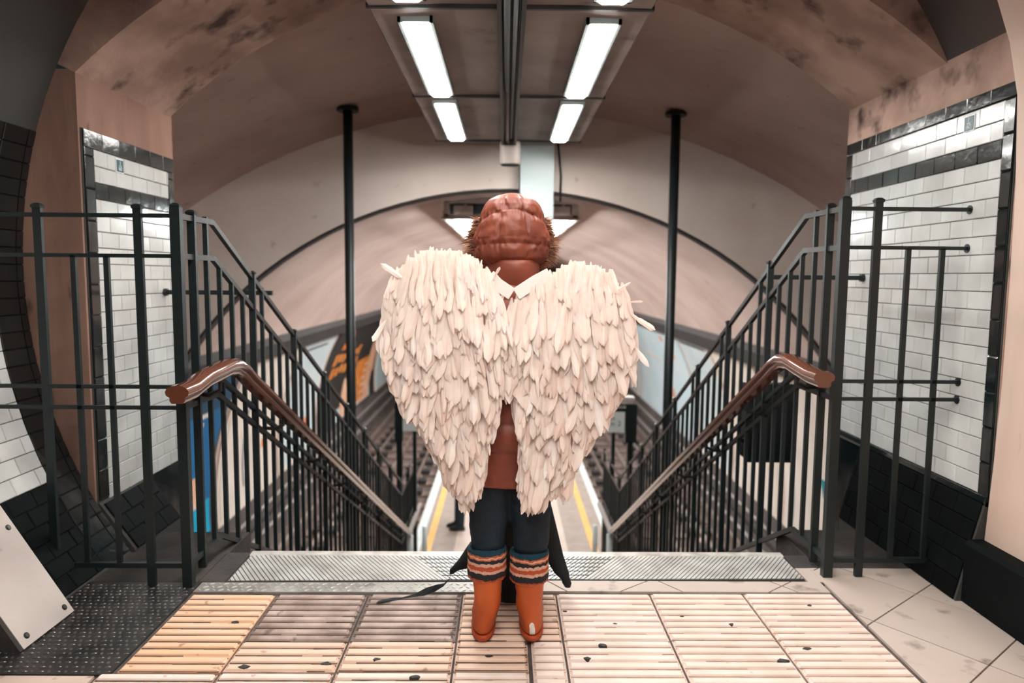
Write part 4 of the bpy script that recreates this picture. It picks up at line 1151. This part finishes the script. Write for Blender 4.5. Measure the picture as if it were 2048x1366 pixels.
for s in (-1, 1):
    pth = [Vector((PX+s*.13, 2.565, 1.30)), Vector((PX+s*.175, 2.555, 1.24)), Vector((PX+s*.205, 2.545, 1.06)), Vector((PX+s*.20, 2.60, 1.0)), Vector((PX+s*.165, 2.73, .985))]
    rings = []
    N = 40
    for i in range(N+1):
        t = i/N*(len(pth)-1); k = min(int(t), len(pth)-2); p = pth[k].lerp(pth[k+1], t-k)
        dr = (pth[k+1]-pth[k]).normalized(); si = dr.cross(Vector((0, 1, .3))).normalized(); u_ = si.cross(dr)
        r_ = (.075-.02*i/N)+.010*abs(math.sin(PI*i/6))**.6
        rings.append([tuple(p+si*r_*math.cos(2*PI*j/20)+u_*r_*math.sin(2*PI*j/20)) for j in range(20)])
    b.loft(rings)
o = part('puffer_jacket', b, M['jacket'], per, True)
# stand collar piece under the hood
b = MB().loft([ell(PX+.012, 2.575, z, rx, ry, 40) for z, rx, ry in ((1.30, .10, .10), (1.34, .098, .115), (1.38, .092, .125), (1.405, .090, .128), (1.42, .084, .12))])
part('collar', b, M['jacket'], per, True)

# hood: puffy shell, open towards the front
HC = Vector((PX+.001, 2.60, 0))
hprof = [(1.398, .080, .098), (1.41, .098, .12), (1.43, .124, .136), (1.46, .136, .146), (1.49, .139, .15), (1.525, .128, .147), (1.56, .119, .142), (1.59, .109, .133), (1.62, .094, .116), (1.64, .079, .098), (1.655, .056, .072), (1.663, .03, .04), (1.667, .006, .008)]
NA, NZ = 150, 90
seamz = [1.402, 1.478, 1.592, 1.70]
rings = []
for i in range(NZ+1):
    t = i/NZ
    z = 1.398+(1.667-1.398)*(1-(1-t)**1.35)
    rx, ry = interp(z, hprof)
    ring_ = []
    for j in range(NA+1):
        a = R(-90)+R(-112+224*j/NA)                 # centred on the back (-y)
        th = a+PI/2                                  # 0 at the back
        xn = math.sin(th)
        zz = z+.014*(abs(th)/1.0)**2*(1 if 1.5 < z < 1.64 else .35) - .006*math.cos(th*3)*(1 if z > 1.5 else 0)
        lo = max([s for s in seamz if s <= zz], default=1.36); hi = min([s for s in seamz if s > zz], default=lo+.12)
        pz = abs(math.sin(PI*(zz-lo)/(hi-lo)))**.6
        cols = [-1.9, -1.15, -.36, .42, 1.2, 1.95]
        cl = max([s for s in cols if s <= th], default=-2.6); ch = min([s for s in cols if s > th], default=2.6)
        pc = abs(math.sin(PI*(th-cl)/(ch-cl)))**.35
        f = pz**.8*(.25+.75*pc)
        edge = 1-f
        wr_ = .010*edge**1.0*noise.noise(Vector((th*9, zz*45, 3.0)))+.004*noise.noise(Vector((th*4, zz*34, 9.0)))
        k = .0155*f-.006+wr_
        topk = min(1, (1.667-z)/.03)
        kk = k*topk
        ring_.append((HC.x+(rx+kk)*math.cos(a), HC.y-.0+(ry+kk)*math.sin(a), z))
    rings.append(ring_)
b = MB().loft(rings, closed=False)
hood = part('hood', b, M['jacket'], per, True)
hood['label'] = 'quilted rust hood pulled up over the head'
inner = [[(HC.x+(x-HC.x)*.9, HC.y+(y-HC.y)*.9, z-.006) for x, y, z in r] for r in rings[::3]]
part('hood_lining', MB().loft(inner, closed=False), M['knit_jacket_hem'], hood, True)
# stitched quilting lines are grooves; fur along the open edge, seen past both sides
rf = random.Random(7)
b = MB()
def hair_tuft(b, p, dr, L_, w):
    s = dr.cross(Vector((rf.uniform(-1, 1), rf.uniform(-1, 1), rf.uniform(-1, 1)))).normalized()*w
    m_ = p+dr*L_*.55+s*rf.uniform(-1, 1)*1.5
    e = p+dr*L_+s*rf.uniform(-2, 2)-Vector((0, 0, L_*.12))
    b.add([p-s, p+s, m_+s*.7, e, m_-s*.7], [(0, 1, 2, 4), (4, 2, 3)])
trim_pts = []
for side in (0, 1):
    col_ = [Vector(r[0 if side == 0 else NA]) for r in rings]
    col_ = [p for p in col_ if 1.40 < p.z < 1.575]
    for p in col_:
        sx = -1 if p.x < HC.x else 1
        for q in range(30):
            base = p+Vector((rf.uniform(.002, .02)*sx, rf.uniform(-.015, .03), rf.uniform(-.01, .01)))
            fl_ = 1.0 if p.z < 1.57 else .7
            dr = Vector((sx*rf.uniform(.7, 1.7), rf.uniform(-.9, .4), rf.uniform(-.8, .6))).normalized()
            hair_tuft(b, base, dr, rf.uniform(.022, .05)*fl_*(1.0 if rf.random() < .8 else 1.3), .0013)
fur = part('fur_trim', b, M['fur'], hood, kind='stuff', fix=False)
fur['label'] = 'brown fur edging of the hood'
roll = []
for side in (0, 1):
    pts = [Vector(r[0 if side == 0 else NA]) for r in rings][4:40:5]
    sx = -1 if side == 0 else 1
    part('hood_edge_roll', MB().tube([p+Vector((sx*.006, .004, 0)) for p in pts], .014, 10, (0, 1, 0)), M['jacket'], hood, True)

# ------------------------------------------------------------------ feather wings
LW = [(-0.024, 1.35), (-0.047, 1.383), (-0.086, 1.425), (-0.137, 1.453), (-0.191, 1.468), (-0.245, 1.469), (-0.296, 1.459), (-0.34, 1.435), (-0.375, 1.401), (-0.402, 1.353), (-0.421, 1.295), (-0.429, 1.235), (-0.428, 1.167), (-0.418, 1.098), (-0.398, 1.029), (-0.378, 0.968), (-0.343, 0.901), (-0.295, 0.845), (-0.257, 0.801), (-0.226, 0.748), (-0.203, 0.677), (-0.177, 0.606), (-0.138, 0.579), (-0.113, 0.536), (-0.089, 0.588), (-0.068, 0.651), (-0.058, 0.714), (-0.041, 0.794), (-0.031, 0.865), (-0.025, 0.935), (-0.004, 0.914), (0.02, 0.936), (0.019, 1.11), (0.005, 1.282)]
RW = [(0.005, 1.282), (0.019, 1.11), (0.02, 0.936), (0.038, 0.922), (0.061, 0.874), (0.049, 0.803), (0.036, 0.714), (0.051, 0.625), (0.077, 0.539), (0.115, 0.544), (0.136, 0.588), (0.164, 0.588), (0.181, 0.631), (0.215, 0.662), (0.263, 0.739), (0.307, 0.821), (0.351, 0.882), (0.398, 0.947), (0.425, 1.009), (0.444, 1.087), (0.452, 1.165), (0.443, 1.251), (0.413, 1.336), (0.368, 1.39), (0.311, 1.419), (0.251, 1.428), (0.197, 1.419), (0.153, 1.393), (0.112, 1.363), (0.065, 1.33), (0.031, 1.307)]
STRAY = [((-0.344, 1.347), (-0.425, 1.401)), ((-0.405, 1.213), (-0.459, 1.14)), ((0.382, 1.32), (0.425, 1.345)), ((0.42, 1.278), (0.467, 1.282)), ((0.431, 1.237), (0.506, 1.176)), ((0.437, 1.135), (0.49, 1.054)), ((0.429, 1.05), (0.444, 0.982)), ((-0.045, 1.35), (-0.021, 1.395)), ((0.331, 0.947), (0.398, 0.97))]
wings = thing('feather_wings', 'pair of large cream white feather wings strapped on the back of the hooded person', 'wings', (.01, 2.42, 1.1))
LW = [(x-.016 if (z < .96 and x > -.115) else x, z) for x, z in LW]
RW = [(x+.012 if (z < .90 and x < .09) else x, z) for x, z in RW]
def inside(p, poly):
    x, z = p; c_ = False
    for i in range(len(poly)):
        (x1, z1), (x2, z2) = poly[i-1], poly[i]
        if (z1 > z) != (z2 > z) and x < (x2-x1)*(z-z1)/(z2-z1)+x1: c_ = not c_
    return c_
def edge_d(p, poly):
    P0 = Vector(p); best = 9
    for i in range(len(poly)):
        a, b2 = Vector(poly[i-1]), Vector(poly[i]); ab = b2-a
        t = max(0, min(1, (P0-a).dot(ab)/max(1e-9, ab.length_squared)))
        best = min(best, (P0-a-ab*t).length)
    return best
def dome(p, poly): 
    d_ = edge_d(p, poly)
    return .045*math.sqrt(min(1, d_/.13))
YB = 2.415
def shrink(poly, k):
    out = []
    n = len(poly)
    for i in range(n):
        a, c_, b2 = Vector(poly[i-1]), Vector(poly[i]), Vector(poly[(i+1) % n])
        t = (b2-a).normalized(); nn = Vector((-t.y, t.x))
        q = c_+nn*k
        if not inside(q, poly): q = c_-nn*k
        out.append((q.x, q.y))
    return out
for poly, nm in ((LW, 'wing_base'), (RW, 'wing_base')):
    # padded base: grid of cells inside the outline, domed
    b = MB(); st_ = .012; idx = {}
    sp = poly
    x0, x1 = min(p[0] for p in poly), max(p[0] for p in poly); z0, z1 = min(p[1] for p in poly), max(p[1] for p in poly)
    nx, nz2 = int((x1-x0)/st_)+1, int((z1-z0)/st_)+1
    ok = {}
    for i in range(nx+1):
        for j in range(nz2+1):
            p = (x0+i*st_, z0+j*st_)
            ok[i, j] = inside(p, poly) and edge_d(p, poly) > .009
    vs, fs = [], []
    for (i, j), o_ in ok.items():
        if o_:
            p = (x0+i*st_, z0+j*st_); idx[i, j] = len(vs)
            vs.append((p[0], YB-dome(p, poly)*.9, p[1]))
    n1 = len(vs); vs += [(x, YB+.012, z) for x, y, z in vs]
    for (i, j) in list(idx):
        q = [(i, j), (i+1, j), (i+1, j+1), (i, j+1)]
        if all(k in idx for k in q):
            fs.append(tuple(idx[k] for k in q)); fs.append(tuple(idx[k]+n1 for k in q[::-1]))
    b.add(vs, fs)
    part(nm, b, M['wing'], wings, True, fix=False)
def feather_mesh(k):
    rr = random.Random(k)
    wmax = .072+.036*rr.random(); n = 8; vs = []
    curl = rr.uniform(-.03, .10); bend = rr.uniform(-.10, .10)
    tip = rr.choice((.75, .82, .6))
    for i in range(n+1):
        t = i/n
        w = wmax*(math.sin(PI*min(1, (t+.06)*.5/tip if t < tip else .5+.5*(t-tip)/(1-tip)*.97)))**.75+.004
        y = -curl*t*t
        xo = bend*t*t
        for s in (-1, -.35, 0, .35, 1):
            cup = .035*(1-abs(s))*(.3+.7*t)
            jag = rr.uniform(-.012, .012)*abs(s)
            vs.append((xo+s*w+jag, y-cup-(.008 if s == 0 else 0), -t+jag))
    fs = [(i*5+j, i*5+j+1, (i+1)*5+j+1, (i+1)*5+j) for i in range(n) for j in range(4)]
    b = MB().add(vs, fs); return b
FM = [feather_mesh(k) for k in range(8)]
FME = [f.mesh('feather', M['wing'], True) for f in FM]
rw = random.Random(23)
cands = []
for w, poly in ((0, LW), (1, RW)):
    zmin = min(p[1] for p in poly)
    x0, x1 = min(p[0] for p in poly), max(p[0] for p in poly)
    z = zmin+.07; row = 0
    while z < 1.46:
        x = x0+rw.random()*.02
        while x < x1:
            p = (x+rw.uniform(-.008, .008), z+rw.uniform(-.014, .014))
            if inside(p, poly):
                cands.append((p, w, poly))
            x += .0165
        z += .029; row += 1
    # extra feathers that start on the rim
    for i in range(len(poly)):
        a, b2 = Vector(poly[i-1]), Vector(poly[i])
        if (a.x+b2.x)/2*(1 if w else -1) < .03 and a.y < 1.28: continue
        nseg = max(1, int((b2-a).length/.018))
        for q in range(nseg):
            p = a.lerp(b2, (q+rw.random())/nseg)
            if p.y > 1.0:
                cc_ = Vector((.2 if w else -.2, 1.15)); p = p+(cc_-p).normalized()*rw.uniform(.004, .03); cands.append(((p.x, p.y), w, poly))
feathers = []
for (x, z), w, poly in cands:
    side = 1 if w else -1
    cxw = .2 if w else -.2
    u_ = (x-cxw)*side/.24                          # +1 at outer edge
    up_ = max(0, (z-1.25)/.2)
    L_ = (.09 if z > 1.3 else .14+.04*max(0, (1.1-z)/.5))*rw.uniform(.75, 1.3)
    ang = side*(.16*u_ if z > 1.0 else .10*u_-.08)+rw.gauss(0, .10)
    # keep the tip inside the outline (slightly past it is fine)
    for _ in range(6):
        tx, tz = x+math.sin(ang)*L_, z-math.cos(ang)*L_
        if inside((tx, tz), poly) or edge_d((tx, tz), poly) < .014: break
        cx_ = sum(p[0] for p in poly)/len(poly)
        if z < .75: L_ *= .86
        elif abs(tx) > abs(x) or True: ang += .12*(1 if tx < cx_ else -1)
    else:
        if edge_d((tx, tz), poly) > .03: continue
    d_ = dome((x, z), poly)
    feathers.append((x, z, L_, ang, d_, rw.random()))
for (a, b2) in STRAY:
    dx, dz = b2[0]-a[0], b2[1]-a[1]
    feathers.append((a[0], a[1], math.hypot(dx, dz), math.atan2(dx, -dz), .03, 2.0))
order = sorted(range(len(feathers)), key=lambda i: -(feathers[i][2]*(1+.25*feathers[i][5])+(9 if feathers[i][5] > 1.5 else 0)))
single = set(order[:295])
bs = MB(); side_top = 0
for i, (x, z, L_, ang, d_, rn) in enumerate(feathers):
    k = rw.randrange(8)
    wsc = L_*rw.uniform(.75, 1.2)*(.92 if L_ > .15 else 1.1)
    tilt = rw.uniform(.02, .17)
    roll_ = rw.gauss(0, .22)
    loc = Vector((x, YB-d_-.004-rw.random()*.010, z))
    rot = Euler((-tilt, 0, 0)).to_matrix()
    Rm = Matrix.Rotation(-ang, 3, 'Y') @ Matrix.Rotation(tilt*-1, 3, 'X') @ Matrix.Rotation(roll_, 3, 'Z')
    # a hanging feather: tip forward (towards -y)
    Rm = Matrix.Rotation(-ang, 3, 'Y') @ Matrix.Rotation(-tilt, 3, 'X') @ Matrix.Rotation(roll_, 3, 'Z')
    if i in single:
        link('feather', FME[k], wings, loc, Rm.to_euler(), (wsc, L_, L_))
    else:
        Sm = Matrix.Diagonal((wsc, L_, L_))
        A = Rm @ Sm
        bs.add([A @ Vector(v)+loc for v in FM[k].v], FM[k].f)
part('small_feathers', bs, M['wing'], wings, True, kind='stuff', fix=False)
# white harness bands in a V under the hood
for pts in (((-.058, 2.40, 1.365), (-.03, 2.395, 1.335), (.02, 2.385, 1.302)), ((.15, 2.40, 1.372), (.10, 2.395, 1.345), (.035, 2.385, 1.302))):
    part('harness_band', MB().rect([Vector(p) for p in pts], .008, .042, (0, 0, 1)), M['band'], wings)

# ------------------------------------------------------------------ black bag in front of the boots
bag = thing('black_bag', 'slouchy black bag in front of the orange boots with a strap trailing left', 'bag', (.03, 2.8, 0))
rb = []
for z, cx, cy, rx, ry in ((.006, .04, 2.86, .105, .07), (.02, .04, 2.86, .125, .09), (.10, .045, 2.86, .135, .095), (.2, .045, 2.85, .135, .09), (.3, .06, 2.83, .125, .08), (.42, .07, 2.80, .11, .06), (.55, .06, 2.78, .09, .045), (.62, .05, 2.77, .07, .02)):
    rb.append([(x+.012*noise.noise(Vector((x*14, y*14, z*9))), y+.012*noise.noise(Vector((y*14, z*11, x*14))), zz) for x, y, zz in ell(cx, cy, z, rx, ry, 40, 0, .8)])
part('bag_body', MB().loft(rb), M['bag'], bag, True)
rr = []
for x, y, z, rx, ry in ((.10, 2.82, .52, .05, .03), (.135, 2.83, .43, .055, .03), (.175, 2.84, .30, .05, .03), (.21, 2.84, .19, .042, .026), (.245, 2.84, .115, .032, .022), (.262, 2.84, .085, .018, .016), (.268, 2.84, .07, .02, .016), (.272, 2.84, .052, .012, .01)):
    rr.append([(px+.005*noise.noise(Vector((px*30, z*20, 1))), py, pz) for px, py, pz in ell(x, y, z, rx, ry, 20)])
part('side_flap', MB().loft(rr), M['bag'], bag, True)
rr = []
for x, y, z, rx, ry in ((-.07, 2.84, .30, .03, .03), (-.12, 2.85, .225, .035, .03), (-.155, 2.85, .165, .038, .03), (-.185, 2.855, .13, .036, .025), (-.21, 2.86, .118, .02, .016), (-.222, 2.86, .10, .009, .009)):
    rr.append(ell(x, y, z, rx, ry, 16))
part('side_flap', MB().loft(rr), M['bag'], bag, True)
sp_ = [(-.222, 2.86, .10), (-.232, 2.86, .075), (-.255, 2.855, .05), (-.29, 2.85, .034), (-.335, 2.845, .02), (-.38, 2.835, .012), (-.43, 2.82, .0085), (-.47, 2.81, .008), (-.525, 2.785, .008)]
wd = [.010, .008, .012, .026, .032, .014, .008, .022, .024]
tw = [.2, .6, .9, 1.2, .9, .5, .2, .1, 0]
vs = []
for (x, y, z), w, t in zip(sp_, wd, tw):
    d_ = Vector((.3*math.cos(t), math.cos(t), math.sin(t)*.9)).normalized()*w/2
    c_ = Vector((x, y, z+abs(d_.z)*.4))
    vs += [c_-d_+Vector((0, 0, .001)), c_+d_+Vector((0, 0, .001)), c_+d_-Vector((0, 0, .001)), c_-d_-Vector((0, 0, .001))]
fs = []
for i in range(len(sp_)-1):
    for j in range(4): fs.append((i*4+j, i*4+(j+1) % 4, (i+1)*4+(j+1) % 4, (i+1)*4+j))
part('strap', MB().add(vs, fs+[(0, 1, 2, 3), tuple(len(vs)-4+k for k in range(4))]), M['bag'], bag)

# ------------------------------------------------------------------ passer-by down on the platform (mostly behind the wing)
QX, QY = -.735, 11.45
pb = thing('person', 'person in dark trousers and black shoes far down on the platform, mostly hidden', 'person', (QX, QY, PZ))
TQ = Matrix.Translation((QX, QY, PZ)) @ Matrix.Rotation(R(90), 4, 'Z')
pose = std_pose(.075)
pose['leg_r'][1] = ((.08, .04, .47), .056); pose['leg_r'][3] = ((.08, .06, .085), .036); pose['leg_r'][4] = ((.08, .12, .05), .036); pose['leg_r'][5] = ((.08, .2, .035), .03); pose['leg_r'][2] = ((.08, .05, .28), .05)
me = body_mesh(TQ, pose, .011); me.materials.clear(); me.materials.append(M['skin'])
bq_ = link('body', me, pb); eyes(bq_, TQ, pose['head'])
hb = MB(); c = pose['head']
hb.loft([ell(c[0], c[1]-.03, c[2]-.06, .076, .072), ell(c[0], c[1]-.02, c[2]+.04, .083, .088), ell(c[0], c[1]-.015, c[2]+.09, .064, .076), ell(c[0], c[1]-.012, c[2]+.115, .02, .03)])
me = hb.mesh('hair', M['hair'], True); clean(me); me.transform(TQ); link('hair', me, pb)
b = MB()
for s, dy in ((-1, 0), (1, .05)):
    x = s*.08
    b.loft(leg_rings([(x, dy, .07, .06, .065), (x, dy*.8, .28, .068, .075), (x, dy*.6, .47, .074, .08), (x*1.05, .01, .7, .092, .105), (x*.9, 0, .86, .1, .11)]))
b.loft([ell(0, 0, .76, .16, .115), ell(0, 0, .95, .15, .11)])
me = remesh(b, .012, 2); me.materials.clear(); me.materials.append(M['coat']); me.transform(TQ); link('trousers', me, pb)
b = MB().loft([ell(0, 0, z, rx, ry, 28) for z, rx, ry in ((.80, .19, .15), (.95, .18, .14), (1.15, .19, .145), (1.28, .185, .12), (1.36, .1, .085), (1.41, .075, .07))])
for s in (-1, 1):
    b.sweep([(s*.14, -.01, 1.3), (s*.2, -.02, 1.06), (s*.165, .15, .99)], [(.06*math.cos(2*PI*i/12), .06*math.sin(2*PI*i/12)) for i in range(12)], (0, 1, .2))
me = b.mesh('coat', M['coat'], True); clean(me); me.transform(TQ); link('coat', me, pb)
for s, dy in ((-1, 0), (1, .06)):
    x = s*.08
    me = MB().loft([ell(x, dy+.055, .004, .042, .135, 20), ell(x, dy+.055, .03, .046, .14, 20), ell(x, dy+.05, .06, .044, .125, 20), ell(x, dy+.01, .09, .045, .07, 20), ell(x, dy, .13, .046, .055, 20)]).mesh('shoe', M['shoe'], True)
    clean(me); me.transform(TQ); link('shoe', me, pb)
